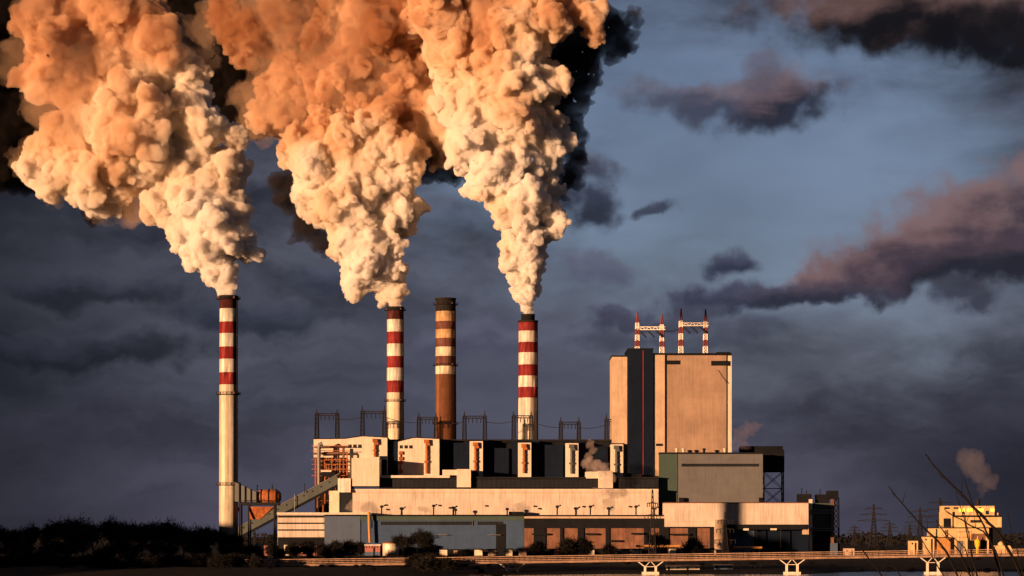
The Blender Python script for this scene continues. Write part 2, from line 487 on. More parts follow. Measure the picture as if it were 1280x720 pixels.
# ------------------------------------------------------------------ chimneys
def chimney(name, label, u, w_top, w_bot, v_top, Y, bands, mats, galleries, ladder=True, tip=None):
    """bands: (v of the lower edge, material index) from the top down; the last one reaches the ground"""
    k = Y / F
    cx = X(u, Y)
    t = thing(name, label, 'chimney', (cx, Y, 0), 'tall stacks of the power plant')
    zt = Z(v_top, Y)
    def rad(z): return (w_bot + (w_top - w_bot) * z / zt) * k / 2
    prof = []
    zs = zt
    if tip: zs = Z(tip[0], Y)
    lv = zs
    for vb, mi in bands:
        zb = Z(vb, Y) if vb else 0.0
        prof += [(rad(lv), lv, mi), (rad(zb) + 1e-4, zb, mi)]
        lv = zb
    mb = MB()
    prof = prof[::-1]
    prof = [(r, z, mi) for r, z, mi in prof]
    # the material of a ring is that of the band above it
    mb.lathe(cx, Y, prof, 40)
    mb.build('shaft', mats, t)
    zc = zs
    rim = MB().lathe(cx, Y, [(rad(zc) + .05, zc - 1.2, 0), (rad(zc) + 0.55, zc - 0.9, 0), (rad(zc) + 0.55, zc + 0.1, 0), (rad(zc) - 0.6, zc + 0.1, 0)], 40)
    rim.build('rim', M['soot'], t)
    if tip:
        r = tip[1] * k / 2
        MB().lathe(cx, Y, [(r, zs, 0), (r, zt - 0.6, 0), (r + 0.25, zt - 0.5, 0), (r + 0.25, zt, 0), (r - 0.5, zt, 0)], 32).build('flue_tip', M['steel'], t)
    for vg in galleries:
        z = Z(vg, Y); r = rad(z)
        g = MB().lathe(cx, Y, [(r - .1, z - 0.5, 0), (r + 1.7, z - 0.15, 0), (r + 1.7, z, 0), (r - .1, z, 0)], 32, cap=False).build('gallery', M['steel'], t)
        rl = MB()
        for j in range(20):
            a = 2 * math.pi * j / 20
            q = Vector((cx + (r + 1.6) * math.cos(a), Y + (r + 1.6) * math.sin(a), z))
            rl.beam(q, q + Vector((0, 0, 1.2)), 0.12)
            a2 = 2 * math.pi * (j + 1) / 20
            q2 = Vector((cx + (r + 1.6) * math.cos(a2), Y + (r + 1.6) * math.sin(a2), z))
            for h in (0.6, 1.2): rl.beam(q + Vector((0, 0, h)), q2 + Vector((0, 0, h)), 0.10)
        rl.build('railing', M['steel'], g)
        for j in range(4):
            a = R(35 + 90 * j)
            MB().box(-0.4, 0.4, -0.4, 0.4, 0, 1.0).build('warning_light', M['dull_red'], t).location = Vector((cx + (r + 1.2) * math.cos(a), Y + (r + 1.2) * math.sin(a), z + 0.1)) - t.location + t.location
    if ladder:
        a = R(-18); ld = MB()
        for s in (-0.45, 0.45):
            pts = []
            for z in np.linspace(0, zs - 1, 12):
                r = rad(z) + 0.35
                ld_p = Vector((cx + r * math.cos(a) - s * math.sin(a), Y + r * math.sin(a) + s * math.cos(a), z)); pts.append(ld_p)
            for p_, q_ in zip(pts[:-1], pts[1:]): ld.beam(p_, q_, 0.18)
        for z in np.arange(2, zs - 1, 3.0):
            r = rad(z) + 0.35
            c = Vector((cx + r * math.cos(a), Y + r * math.sin(a), z)); d = Vector((-math.sin(a), math.cos(a), 0)) * 0.45
            ld.beam(c - d, c + d, 0.15)
            ld.beam(c, c - Vector((math.cos(a), math.sin(a), 0)) * 0.5, 0.15)
        ld.build('ladder', M['steel'], t)
    return t


YC1, YC2, YCB, YC3 = 1300, 1690, 1700, 1690
chimney('striped_chimney', 'tallest cream chimney at far left, standing apart, red bands on its upper half', 285.5, 22, 23.5, 370, YC1,
        [(374, 3), (386, 4), (402.5, 0), (417, 1), (433.7, 0), (449, 1), (465.7, 0), (481, 1), (None, 2)],
        [M['white'], M['red'], M['concrete'], M['soot'], M['sooty_red']], [493, 606, 374])
chimney('striped_chimney', 'slim red and white banded chimney just left of the brown brick chimney', 494, 20.5, 22, 384, YC2,
        [(389, 3), (399.6, 4), (415, 0), (430, 1), (445.5, 0), (460, 1), (476, 0), (491, 1), (None, 2)],
        [M['white'], M['red'], M['concrete'], M['soot'], M['sooty_red']], [501.5, 388])
chimney('brick_chimney', 'brown brick chimney with grimy faded bands and a black cap, giving off no smoke', 557, 24.5, 27.5, 373, YCB,
        [(389.5, 3), (402, 1), (412, 4), (423, 1), (434, 4), (445.5, 0), (457, 4), (468, 0), (None, 2)],
        [M['concrete'], M['pale_orange'], M['brick'], M['soot'], M['dull_red']], [457, 381, 530])
chimney('striped_chimney', 'bright red and white banded chimney with a narrow dark flue tip', 660, 23.5, 25.5, 393, YC3,
        [(414, 1), (428, 0), (441, 1), (456, 0), (470, 1), (484, 0), (497.5, 1), (None, 0)],
        [M['white'], M['red'], M['concrete'], M['soot'], M['sooty_red']], [], tip=(401, 17))


# ------------------------------------------------------------------ the row of boiler houses
YB = 1625
t = thing('boiler_house', 'long boiler house of six cream bays with black recesses between them', 'power house', (X(585, YB), YB, 0))
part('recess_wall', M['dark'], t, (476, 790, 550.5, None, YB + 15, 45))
part('roof_slab', M['steel'], t, (476, 788, 549.2, 551, YB + 13, 49))
# the first bay, a polygon with the roof rising to the right
def gable(name, mat, us, Y, d, parent, v_low=None):
    poly = [(X(us[0][0], Y), Z(v_low, Y) if v_low else 0.0)]
    poly = [(X(us[-1][0], Y), Z(v_low, Y) if v_low else 0)] + [(X(u, Y), Z(v, Y)) for u, v in us[::-1]] + poly
    return MB().prism(poly[::-1], Y, Y + d).build(name, mat, parent)


def roof_edge(us, Y, d, parent):
    mb = MB()
    for (a, va), (b, vb) in zip(us[:-1], us[1:]):
        x0, x1, z0, z1 = X(a, Y), X(b, Y), Z(va, Y), Z(vb, Y)
        mb.hexa([(x0, Y - .6, z0), (x1, Y - .6, z1), (x1, Y + d, z1), (x0, Y + d, z0), (x0, Y - .6, z0 + .5), (x1, Y - .6, z1 + .5), (x1, Y + d, z1 + .5), (x0, Y + d, z0 + .5)])
    return mb.build('roof_edge', M['dark'], parent)


def bay_pipe(u, v0, v1, Y, parent, mat='orange'):
    mb = MB(); k = Y / F
    mb.tube([(X(u, Y), Y - 1.1, Z(v0 + 2, Y)), (X(u, Y), Y - 1.1, Z(v1, Y))], 0.95, 10)
    mb.box(X(u - 3.4, Y), X(u + 3.0, Y), Y - 2.4, Y - 0.02, Z(v0 + 4.5, Y), Z(v0, Y))
    mb.box(X(u - 1.5, Y), X(u + 4.0, Y), Y - 2.0, Y - 0.02, Z(v0 + 7.5, Y), Z(v0 + 4.6, Y))
    h = v1 - v0
    mb.box(X(u - 3.2, Y), X(u + 2.0, Y), Y - 2.1, Y - 0.02, Z(v0 + h * .68, Y), Z(v0 + h * .62, Y))
    for f in (0.35, 0.5, 0.85):
        mb.box(X(u - 2.2, Y), X(u + 2.2, Y), Y - 1.7, Y - 0.02, Z(v0 + h * (f + .025), Y), Z(v0 + h * f, Y))
    return mb.build('bay_pipe', M[mat], parent)


def windows(us, v0, v1, Y, parent, mat='glass', name='window'):
    for u0, u1 in us:
        w = part(name, M[mat], parent, (u0, u1, v0, v1, Y - 0.12, 0.1))


bayA = [(391.5, 549), (430, 548.6), (452, 545.4), (484, 547.2)]
A = MB().prism([(X(u, YB), Z(v, YB)) for u, v in [(392, 572), (435, 572), (435, 600), (484, 600), (484, 547.2), (452, 545.4), (430, 548.6), (392, 549)]], YB, YB + 40).build('boiler_bay', M['cream_plain'], t)
roof_edge(bayA, YB, 40, t)
windows([(435.2, 439.6), (441.4, 445.8), (447.6, 452)], 555.6, 560, YB, t)
bay_pipe(469, 548.5, 571, YB, t)
bayB = [(497.5, 552), (515, 547.6), (519, 547.4), (549, 548.8)]
gable('boiler_bay', M['cream_plain'], bayB, YB, 40, t)
roof_edge(bayB, YB, 40, t)
windows([(499.5, 503.5), (505.5, 509.7), (511.5, 515.8)], 556.6, 560.6, YB, t)
bay_pipe(533.5, 549.5, 592, YB, t)
mb = MB()                       # brackets down the left edge of the second bay
for v in (566, 573, 578, 589): pbox(mb, 498.5, 503.5, v - 2, v + 2.2, YB - 1.2, 1.18)
mb.box(X(500, YB), X(501.2, YB), YB - 0.9, YB - 0.02, Z(594, YB), Z(564, YB))
mb.build('pipe_bracket', M['orange'], t)
for (u0, u1, v0, pu) in ((587, 603.5, 551.5, 594.5), (647.5, 664, 553.4, 655), (707, 723, 554, 714.5), (763.5, 779, 555.4, 770.5)):
    ed = [(u0 - 1.5, v0 - 0.4), (u1 + 1.5, v0 - 0.4)]
    gable('boiler_bay', M['cream_plain'], [(u0, v0), (u1, v0)], YB, 40, t)
    roof_edge(ed, YB, 40, t)
    bay_pipe(pu, v0 + 1.5, v0 + 38, YB, t, 'duct' if pu > 700 else 'orange')
# dark bunker boxes standing in the recesses
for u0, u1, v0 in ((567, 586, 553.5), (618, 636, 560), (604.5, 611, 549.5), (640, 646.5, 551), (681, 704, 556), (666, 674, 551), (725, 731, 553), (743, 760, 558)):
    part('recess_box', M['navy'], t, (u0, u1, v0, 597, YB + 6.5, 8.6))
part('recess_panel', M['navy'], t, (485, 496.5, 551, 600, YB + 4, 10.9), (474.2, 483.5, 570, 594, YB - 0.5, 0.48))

# ------------------------------------------------------------------ open steelwork with pipes at the left end
YS = 1618
t = thing('pipe_rack', 'open rust orange steelwork full of pipes hanging on the left end of the boiler house', 'steelwork', (X(412, YS), YS, 0))
mb = MB()
for u in (393.5, 403, 414, 424, 433):
    for y in (YS, YS + 16): mb.box(X(u, YS), X(u, YS) + 0.7, y, y + 0.7, 0, Z(571 if u < 430 else 566, YS))
mb.build('post', M['orange'], t)
mb = MB()
for v in (557, 563, 574, 580, 586, 594, 603, 612, 625):
    MB().box(X(389.5 if v < 600 else 396, YS), X(437, YS), YS - 0.5, YS - 0.01, Z(v + 0.8, YS), Z(v, YS)).build('beam', M['orange'], t)
    MB().box(X(393.5, YS), X(436, YS), YS + 15, YS + 15.4, Z(v + 0.8, YS), Z(v, YS)).build('beam', M['orange'], t)
mb = MB()
rng = random.Random(5)
for u in (398, 407, 418, 421, 429, 410):
    y = YS + rng.uniform(2, 12)
    mb.tube([(X(u, YS), y, Z(rng.uniform(556, 572), YS)), (X(u, YS), y, Z(rng.uniform(595, 640), YS))], rng.uniform(0.4, 0.9), 8)
for v in (559, 567, 577, 590):
    y = YS + rng.uniform(1, 8)
    mb.tube([(X(392, YS), y, Z(v, YS)), (X(434, YS), y, Z(v - 1, YS))], rng.uniform(0.5, 0.8), 8)
mb.build('pipe', M['brown'], t)
mb = MB()
mb.tube([(X(399, YS), YS - 3, Z(612, YS)), (X(399, YS), YS - 3, Z(560, YS)), (X(400, YS), YS - 3, Z(556, YS)), (X(403.5, YS), YS - 3, Z(554.5, YS))], [0.9, 1.25, 1.3, 1.3], 12)
mb.build('exhaust_stack', M['galv'], t)
part('pipe_shelter', M['dark'], t, (402, 419, 590, 595.5, YS - 4, 8))
part('shelter_roof', M['cream_plain'], t, (401, 414, 587.6, 589.8, YS - 4.5, 9))
part('back_panel', M['navy'], t, (426, 438.5, 572, 590, YS + 14, 0.8))
part('end_wall', M['dark'], t, (395, 440, 571.8, None, YS + 16.5, 20))

# ------------------------------------------------------------------ turbine hall
YT = 1600
t = thing('turbine_hall', 'very long low cream hall with a black upper storey before the boiler house', 'hall', (X(620, YT), YT, 0))
part('wall', M['cream'], t, (424, 823, 612.5, None, YT, 30))
part('upper_wall', M['dark'], t, (474, 823.5, 597.4, 612.2, YT + 6, 26))
part('parapet', M['cream_plain'], t, (474, 562, 594.2, 597.2, YT + 5, 29))
part('roof_gutter', M['steel'], t, (562, 824, 596.2, 597.3, YT + 5.2, 28))
mb = MB()
pbox(mb, 476, 822, 599.5, 609, YT + 5.9, 0.08)
for i in range(58):
    u = 476 + i * 6.0
    pbox(mb, u, u + 0.45, 599, 609.5, YT + 5.75, 0.24, 1)
mb.build('window_band', [M['glass'], M['steel']], t)
part('coping', M['cream_plain'], t, (423, 823.2, 611.2, 613.0, YT - 0.5, 6.3))
part('string_course', M['tower_cream'], t, (424, 822.9, 615.5, 616.3, YT - 0.25, 0.22))
part('stair_house', M['cream_plain'], t, (439.5, 474, 572.5, 607.6, YT - 2, 35))
part('stair_house', M['cream_plain'], t, (553, 571.5, 587.2, 594, YT + 4.4, 22), (571, 588.5, 586.4, 609, YT + 2, 26))
part('stair_house', M['cream_plain'], t, (732.5, 748.5, 589.5, 598, YT + 4.2, 22), (748, 766, 588.6, 610, YT + 2, 26))
part('dark_roof_box', M['navy'], t, (588.8, 598, 589.5, 597, YT + 8, 14))
part('corner_block', M['white'], t, (422.3, 438.2, 598, 615.4, YT - 3, 16))
part('yellow_panel', M['concrete'], t, (411.5, 424, 613.5, 641, YT - 1, 20))
part('doorway', M['glass'], t, (425, 440, 615.8, 640.5, YT - 0.3, 0.25))
part('roof_box', M['dark'], t, (790, 802, 592.5, 596, YT + 8, 10))

# ------------------------------------------------------------------ front halls
YH = 1586
t = thing('banded_annex', 'cream annex with three dark window strips, at the left end of the blue hall', 'building', (X(376, YH), YH, 0))
part('wall', M['cream'], t, (347, 405.4, 641.2, None, YH, 13))
part('window_strip', M['glass'], t, (347.3, 405.1, 644.2, 647.0, YH - 0.2, 0.18))
part('window_strip', M['glass'], t, (347.3, 405.1, 653.2, 655.0, YH - 0.2, 0.18))
part('window_strip', M['glass'], t, (347.3, 405.1, 661.6, 663.4, YH - 0.2, 0.18))
part('plinth', M['dark'], t, (347.2, 405.2, 671.5, None, YH - 0.3, 0.28))
part('eaves', M['cream_plain'], t, (346, 463, 640.6, 643.2, YH - 1, 14))

t = thing('blue_hall', 'long windowless slate blue front hall with a dark window strip under its eaves', 'hall', (X(530, YH), YH, 0))
part('wall', M['blue'], t, (450.5, 655, 645.2, None, YH, 13))
part('pale_wall', M['blue_pale'], t, (405.6, 450.3, 645.2, None, YH - 0.6, 13))
part('fascia', M['green'], t, (450.6, 655.2, 645.3, 650.6, YH - 0.6, 0.58))
part('roof_edge', M['dark'], t, (405.6, 655.4, 643.3, 645.2, YH - 1.0, 14))
for ua, ub in ((476, 590), (597, 629)):
    mb = MB(); pbox(mb, ua, ub, 652, 656.2, YH - 0.12, 0.1)
    for i in range(int((ub - ua) / 5.6)): pbox(mb, ua + .5 + i * 5.6, ua + .9 + i * 5.6, 651.9, 656.3, YH - 0.24, 0.1, 1)
    mb.build('window_strip', [M['glass'], M['steel']], t)
part('downpipe', M['galv'], t, (590.3, 590.9, 651, 657, YH - 0.8, 0.5))
part('downpipe', M['galv'], t, (462.5, 463.1, 646, 660, YH - 1.2, 0.5))
part('dark_door', M['dark'], t, (620, 632, 655, None, YH - 0.3, 0.28))
part('canopy', M['galv'], t, (543.5, 559, 668.2, 668.9, YH - 3, 2.98))
part('canopy', M['galv'], t, (609, 626, 668.3, 669, YH - 3, 2.98))
part('base_band', M['dark'], t, (470, 655, 686.4, None, YH - 0.25, 0.23))

t = thing('brown_hall', 'low brown brick hall under a thick black fascia, right of the blue hall', 'hall', (X(772, YH), YH, 0))
part('wall', M['brown'], t, (655.3, 893, 646.6, None, YH, 13))
part('fascia', M['dark'], t, (655.4, 893.2, 648.2, 660, YH - 1.4, 1.38))
part('coping', M['tower_cream'], t, (655.4, 893.2, 645.4, 648, YH - 1.0, 14))
part('roof_edge', M['dark'], t, (655.4, 893.2, 643.6, 645.3, YH + 1.0, 12))
for u0, u1 in ((667, 682), (700, 704), (722, 730), (757, 762), (805, 812), (824, 836), (860, 870)):
    part('pilaster', M['dark'], t, (u0, u1, 660.2, None, YH - 0.9, 0.88))
for u0, u1, v in ((665, 685, 666.6), (731, 746, 666.5), (789, 805, 666), (760, 775, 675), (838, 862, 667)):
    part('canopy', M['dark'], t, (u0, u1, v, v + 2.2, YH - 3.2, 2.2))
part('base_band', M['dark'], t, (655.4, 888, 685.8, None, YH - 1.2, 0.28))
part('end_pier', M['dark'], t, (887.5, 893.4, 648, None, YH - 1.8, 27))
part('roof_kiosk', M['dark'], t, (636, 654.6, 639.5, 643.2, YH + 4, 6))

# ------------------------------------------------------------------ the tall block
YK = 1620
t = thing('tall_boiler_block', 'tallest cream block, with a black stair tower and thin red line down it', 'building', (X(840, YK), YK, 0))
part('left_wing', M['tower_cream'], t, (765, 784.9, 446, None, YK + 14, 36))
part('left_roof', M['dark'], t, (764.3, 784.4, 444.2, 445.9, YK + 13.4, 37))
part('stair_tower', M['navy'], t, (785, 816.5, 436, None, YK + 1.2, 44))
part('stair_tower_cap', M['dark'], t, (784.5, 817, 435.2, 437.2, YK + .8, 45))
part('red_stripe', M['red'], t, (803.4, 804.5, 438, 596, YK + .95, 0.22))
part('corner_strip', M['tower_cream'], t, (816.7, 831, 443.5, None, YK + 2.5, 30))
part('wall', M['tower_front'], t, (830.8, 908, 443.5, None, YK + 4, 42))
part('right_corner', M['cream_plain'], t, (907.8, 914.6, 444.5, None, YK + 5, 40))
mb = MB()
pbox(mb, 816.6, 914.8, 441.2, 443.4, YK + 1.6, 45); pbox(mb, 896, 913, 440, 441.1, YK + 1.6, 45)
mb.build('parapet', M['dark'], t)
part('louvre', M['dark'], t, (830, 850, 450.5, 455.5, YK + 3.6, 0.38))
part('louvre', M['dark'], t, (889, 911, 451, 457, YK + 3.6, 0.38))
part('sign_plate', M['dark'], t, (820, 828, 554.5, 557.5, YK + 2.1, 0.38))
mb = MB(); mb.beam((X(898, YK), YK + 3.8, Z(462, YK)), (X(910, YK), YK + 3.8, Z(479, YK)), 0.25)
mb.build('cable', M['steel'], t)

# roof stubs, annexes
YA = 1612
t = thing('grey_green_annex', 'blank grey green box building with one black slot, before the tall block', 'building', (X(890, YA), YA, 0))
part('wall', M['grey'], t, (847, 953.5, 567.5, None, YA + 0.4, 18))
part('shade_green_wall', M['green'], t, (824.6, 846.8, 566.5, None, YA, 18))  # chimney shadow put into this panel as a darker green
part('roof_edge', M['dark'], t, (824.3, 953.7, 565.4, 567.3, YA - 0.6, 19.2))
part('slot_window', M['glass'], t, (852, 948.5, 579.6, 583.2, YA + 0.2, 0.18))
part('low_hut', M['dark'], t, (849, 855, 622, 629, YA - 3, 2.9))
part('low_hut', M['dark'], t, (949, 954, 622, 629, YA - 3, 2.9))
for u, v in ((846.3, 0), (854.8, 0), (906.5, 0), (880.5, 1)):
    tt = thing('roof_vent', ['bright short vent stub at the left end of the grey green roof', 'bright vent stub, second from the left on the grey green roof', 'bright vent stub near the right end of the grey green roof', 'dull dark vent stub midway along the grey green roof'][(846.3, 854.8, 906.5, 880.5).index(u)], 'vent', (X(u, YA), YA + 3, Z(565.4, YA)), 'vent stubs on the grey green roof')
    x, z = X(u, YA), Z(565.4, YA)
    MB().lathe(x, YA + 3, [(0.8, z, 0), (0.8, z + 1.6, 0)], 14).build('pipe', M['steel' if v else 'silver'], tt)
    MB().lathe(x, YA + 3, [(0.85, z + 1.6, 0), (1.15, z + 1.7, 0), (1.15, z + 2.4, 0), (0.5, z + 2.7, 0)], 14).build('cowl', M['steel' if v else 'silver'], tt)

YL = 1580
t = thing('cream_depot', 'low cream building with a long black canopy, below the grey green annex', 'building', (X(930, YL), YL, 0))
part('wall', M['cream'], t, (831, 1010.5, 629, 658.5, YL, 30))
part('roof_edge', M['dull_red'], t, (830.5, 1011, 627.8, 628.9, YL - 0.5, 31))
part('canopy', M['dark'], t, (904, 1010, 655.6, 662, YL - 2.2, 2.15))
part('pier', M['tower_cream'], t, (893.6, 905, 650, None, YL - 1.5, 20))
part('back_wall', M['navy'], t, (905, 1010.4, 658.6, None, YL + 6, 20))
part('blue_door', M['blue'], t, (917, 930, 663, None, YL + 5.6, 0.38))
part('grey_door', M['blue_pale'], t, (930.2, 943, 662.2, None, YL + 5.5, 0.4))
part('brown_panel', M['brown'], t, (905.2, 916, 663, None, YL + 5.4, 0.4))
for u in (945, 975.3): part('post', M['steel'], t, (u, u + 0.9, 661, None, YL - 1.5, 0.6))
part('lamp_sign', M['concrete'], t, (929, 936, 660.5, 663, YL - 2.7, 0.4))
part('lamp_sign', M['concrete'], t, (963, 971, 660.5, 662.6, YL - 2.7, 0.4))
part('corner_panel', M['tower_cream'], t, (1004, 1011, 661, 668, YL - 2.0, 6))

# black bunker on a lattice trestle
def lattice(mb, c0, c1, w0, w1, n, t_=0.4, faces=4):
    """square lattice mast from c0 up to c1, widths w0, w1"""
    c0, c1 = Vector(c0), Vector(c1)
    def cor(f):
        c = c0.lerp(c1, f); w = (w0 + (w1 - w0) * f) / 2
        return [c + Vector((sx_ * w, sy_ * w, 0)) for sx_, sy_ in ((-1, -1), (1, -1), (1, 1), (-1, 1))]
    lv = [cor(i / n) for i in range(n + 1)]
    for j in range(4): mb.beam(lv[0][j], lv[-1][j], t_)
    for i in range(n):
        for j in range(faces):
            a, b = j, (j + 1) % 4
            mb.beam(lv[i][a], lv[i + 1][b], t_ * 0.6); mb.beam(lv[i][b], lv[i + 1][a], t_ * 0.6)
            mb.beam(lv[i + 1][a], lv[i + 1][b], t_ * 0.6)
    return mb


YU = 1640
t = thing('coal_bunker', 'black windowless bunker raised on a lattice trestle behind the grey green annex', 'bunker', (X(955, YU), YU, 0))
part('bunker_body', M['dark'], t, (951, 980.5, 562, 589.5, YU, 16))
part('bunker_top', M['dark'], t, (926, 978.6, 557.6, 569, YU + 1, 13))
mb = MB()
lattice(mb, (X(967.5, YU), YU + 7, 0), (X(967.5, YU), YU + 7, Z(589.6, YU)), 12.5, 12.5, 5, 0.55)
mb.build('trestle', M['steel'], t)
part('pale_post', M['galv'], t, (978.2, 979.6, 590, None, YU - 0.8, 0.7))

YW = 1600
t = thing('switch_house', 'dark steel structure with pale pipes and rust column, right of the depot', 'building', (X(1030, YW), YW, 0))
part('wall', M['green'], t, (1017.5, 1040, 629, 661, YW + 2, 14))
part('lower_wall', M['dark'], t, (1017.5, 1040, 661.2, None, YW + 3, 13))
part('concrete_column', M['concrete'], t, (1011.6, 1015.5, 624, None, YW, 3))
part('rust_column', M['brown'], t, (1039, 1042.4, 624, None, YW - 0.6, 2.5))
part('roof_box', M['dark'], t, (998.5, 1014.6, 617.5, 627.4, YW + 4, 12))
part('roof_box', M['dark'], t, (1021.5, 1037, 618, 629, YW + 4, 12))
part('roof_box', M['dark'], t, (1035.6, 1048, 613.4, 624, YW + 1, 12))
for v in (638, 640.2, 642, 660.5, 663): MB().tube([(X(1013, YW), YW - 0.9, Z(v, YW)), (X(1041, YW), YW - 0.9, Z(v, YW))], 0.42, 8).build('pipe', M['galv'], t)
mb = MB(); lattice(mb, (X(1046, YW), YW + 3, 0), (X(1046, YW), YW + 3, Z(622, YW)), 3.6, 3.0, 11, 0.38)
mb.build('lattice_column', M['steel'], t)
part('small_cabin', M['blue_pale'], t, (1038.5, 1047, 679, None, YW - 4, 3.2))
for u, h in ((1004, 4), (1010, 2.5), (1027, 3.5)): MB().beam((X(u, YW), YW + 8, Z(618.4, YW)), (X(u, YW), YW + 8, Z(617.6, YW) + h), 0.5).build('roof_stub', M['dark'], t)

# ------------------------------------------------------------------ line portals on the boiler house roof
YP = 1645
def portal(us, v_beam, v_peak, label):
    u0, u1 = us
    zb, zp, z0 = Z(v_beam, YP), Z(v_peak, YP), Z(550.0, YP)
    t = thing('line_portal', label, 'portal', (X((u0 + u1) / 2, YP), YP, z0), 'steel line portals along the boiler house roof')
    for u in us:
        mb = MB(); x = X(u, YP)
        lattice(mb, (x, YP, z0), (x, YP, zb + 0.6), 2.3, 1.8, 7, 0.52)
        mb.beam((x, YP, zb + 0.6), (x, YP, zp), 0.6); mb.beam((x - 0.7, YP, zb + 0.6), (x, YP, zp - 1), 0.25); mb.beam((x + 0.7, YP, zb + 0.6), (x, YP, zp - 1), 0.25)
        mb.build('post', M['steel'], t)
    mb = MB(); n = 8
    xa, xb = X(u0, YP) - 0.9, X(u1, YP) + 0.9
    for y in (YP - 0.7, YP + 0.7):
        mb.beam((xa, y, zb + 0.7), (xb, y, zb + 0.7), 0.5); mb.beam((xa, y, zb - 0.7), (xb, y, zb - 0.7), 0.5)
        for i in range(n):
            p_, q_ = xa + (xb - xa) * i / n, xa + (xb - xa) * (i + 1) / n
            mb.beam((p_, y, zb - .7 if i % 2 else zb + .7), (q_, y, zb + .7 if i % 2 else zb - .7), 0.22)
    mb.build('crossbeam', M['steel'], t)
    for i in range(4):
        x = X(u0, YP) + (X(u1, YP) - X(u0, YP)) * (0.2 + 0.2 * i)
        prof = []
        for j in range(7): prof += [(0.15, zb - 1.0 - j * 0.42, 0), (0.42, zb - 1.2 - j * 0.42, 0)]
        MB().lathe(x, YP, prof[::-1], 8).build('insulator', M['steel'], t)
    return t


PORT = [((396, 421.5), 518, 511.5, 'leftmost line portal, at the left end of the boiler house roof'),
        ((453, 480.5), 515.5, 507.5, 'line portal just left of the slim banded chimney'),
        ((523.5, 545), 523, 515.5, 'line portal half hidden behind the brown brick chimney'),
        ((580.5, 606), 521.5, 514, 'line portal just right of the brown brick chimney'),
        ((642, 664), 521, 514.5, 'line portal in front of the bright banded chimney'),
        ((701, 723.5), 529, 521.5, 'line portal standing alone between the bright chimney and tall block'),
        ((758, 779.5), 525.5, 517.5, 'line portal against the left wing of the tall block')]
for us, vb, vp, lab in PORT: portal(us, vb, vp, lab)


def cable(p, q, sag, r, parent=None, name='power_cable', n=14):
    p, q = Vector(p), Vector(q)
    pts = [p.lerp(q, i / n) - Vector((0, 0, sag * 4 * (i / n) * (1 - i / n))) for i in range(n + 1)]
    return MB().tube(pts, r, 5).build(name, M['wire'], parent)


LAB = ['first and second', 'second and third', 'third and fourth', 'fourth and fifth', 'fifth and sixth', 'sixth and seventh']
for i, lab in enumerate(LAB):
    a, b = PORT[i], PORT[i + 1]
    tag(cable((X(a[0][1], YP), YP - .3, Z(a[1] + 5.5, YP)), (X(b[0][0], YP), YP - .3, Z(b[1] + 5.5, YP)), 1.2, 0.2), f'thin black cable slung between the {lab} roof portals from the left', 'cable', 'cables slung between the roof portals')

# red and white lattice portals on the tall block
YR = 1656
def roof_portal(cols, vb, label):
    z0 = Z(442, YR)
    t = thing('mast_portal', label, 'portal', (X((cols[0][0] + cols[1][0]) / 2, YR), YR, z0), 'red and white portals on the tall block')
    for u, vt in cols:
        x = X(u, YR); zt = Z(vt, YR)
        h = zt - z0
        seg = [(0, .16, 'white_steel'), (.16, .30, 'red_steel'), (.30, .44, 'white_steel'), (.44, .58, 'red_steel'), (.58, .72, 'white_steel')]
        mb = MB()
        for i, (a, b, mt) in enumerate(seg):
            k0 = len(mb.f); lattice(mb, (x, YR, z0 + a * h), (x, YR, z0 + b * h), 2.7 - 1.0 * a, 2.7 - 1.0 * b, 2, 0.55)
            for j in range(k0, len(mb.f)): mb.m[j] = 1 if mt == 'red_steel' else 0
        k0 = len(mb.f)
        for sx_ in (-.8, .8):
            for sy_ in (-.8, .8): mb.beam((x + sx_, YR + sy_, z0 + .72 * h), (x, YR, zt), 0.5)
        for j in range(k0, len(mb.f)): mb.m[j] = 1
        mb.build('mast', [M['white_steel'], M['red_steel']], t)
    zb = Z(vb, YR); xa, xb = X(cols[0][0], YR) - 1, X(cols[1][0], YR) + 2
    mb = MB(); n = 9
    for y in (YR - 0.9, YR + 0.9):
        for z in (zb - 0.9, zb + 0.9): mb.beam((xa, y, z), (xb, y, z), 0.5)
        for i in range(n):
            p_, q_ = xa + (xb - xa) * i / n, xa + (xb - xa) * (i + 1) / n
            mb.beam((p_, y, zb - .9 if i % 2 else zb + .9), (q_, y, zb + .9 if i % 2 else zb - .9), 0.4)
    mb.build('crossbeam', M['white_steel'], t)
    for i in range(3):
        f = 0.12 + 0.28 * i
        p_ = Vector((xa + (xb - xa) * f, YR - 1, zb - 1.4)); q_ = p_ + Vector((4.2, -2.5, -4.6))
        pts = [p_.lerp(q_, j / 8) for j in range(9)]
        MB().tube(pts, [0.42, .62, .42, .62, .42, .62, .42, .62, .42], 7).build('insulator', M['wire'], t)
    return t


roof_portal([(796.8, 389), (827.5, 392)], 410.5, 'left red and white lattice portal above the black stair tower')
roof_portal([(851.3, 385.5), (882, 386.5)], 405.5, 'right red and white lattice portal on the middle of the tall roof')
tag(cable((X(829, YR), YR - .5, Z(414, YR)), (X(851, YR), YR - .5, Z(411, YR)), 0.8, 0.3), 'black cable joining the two red and white roof portals', 'cable')

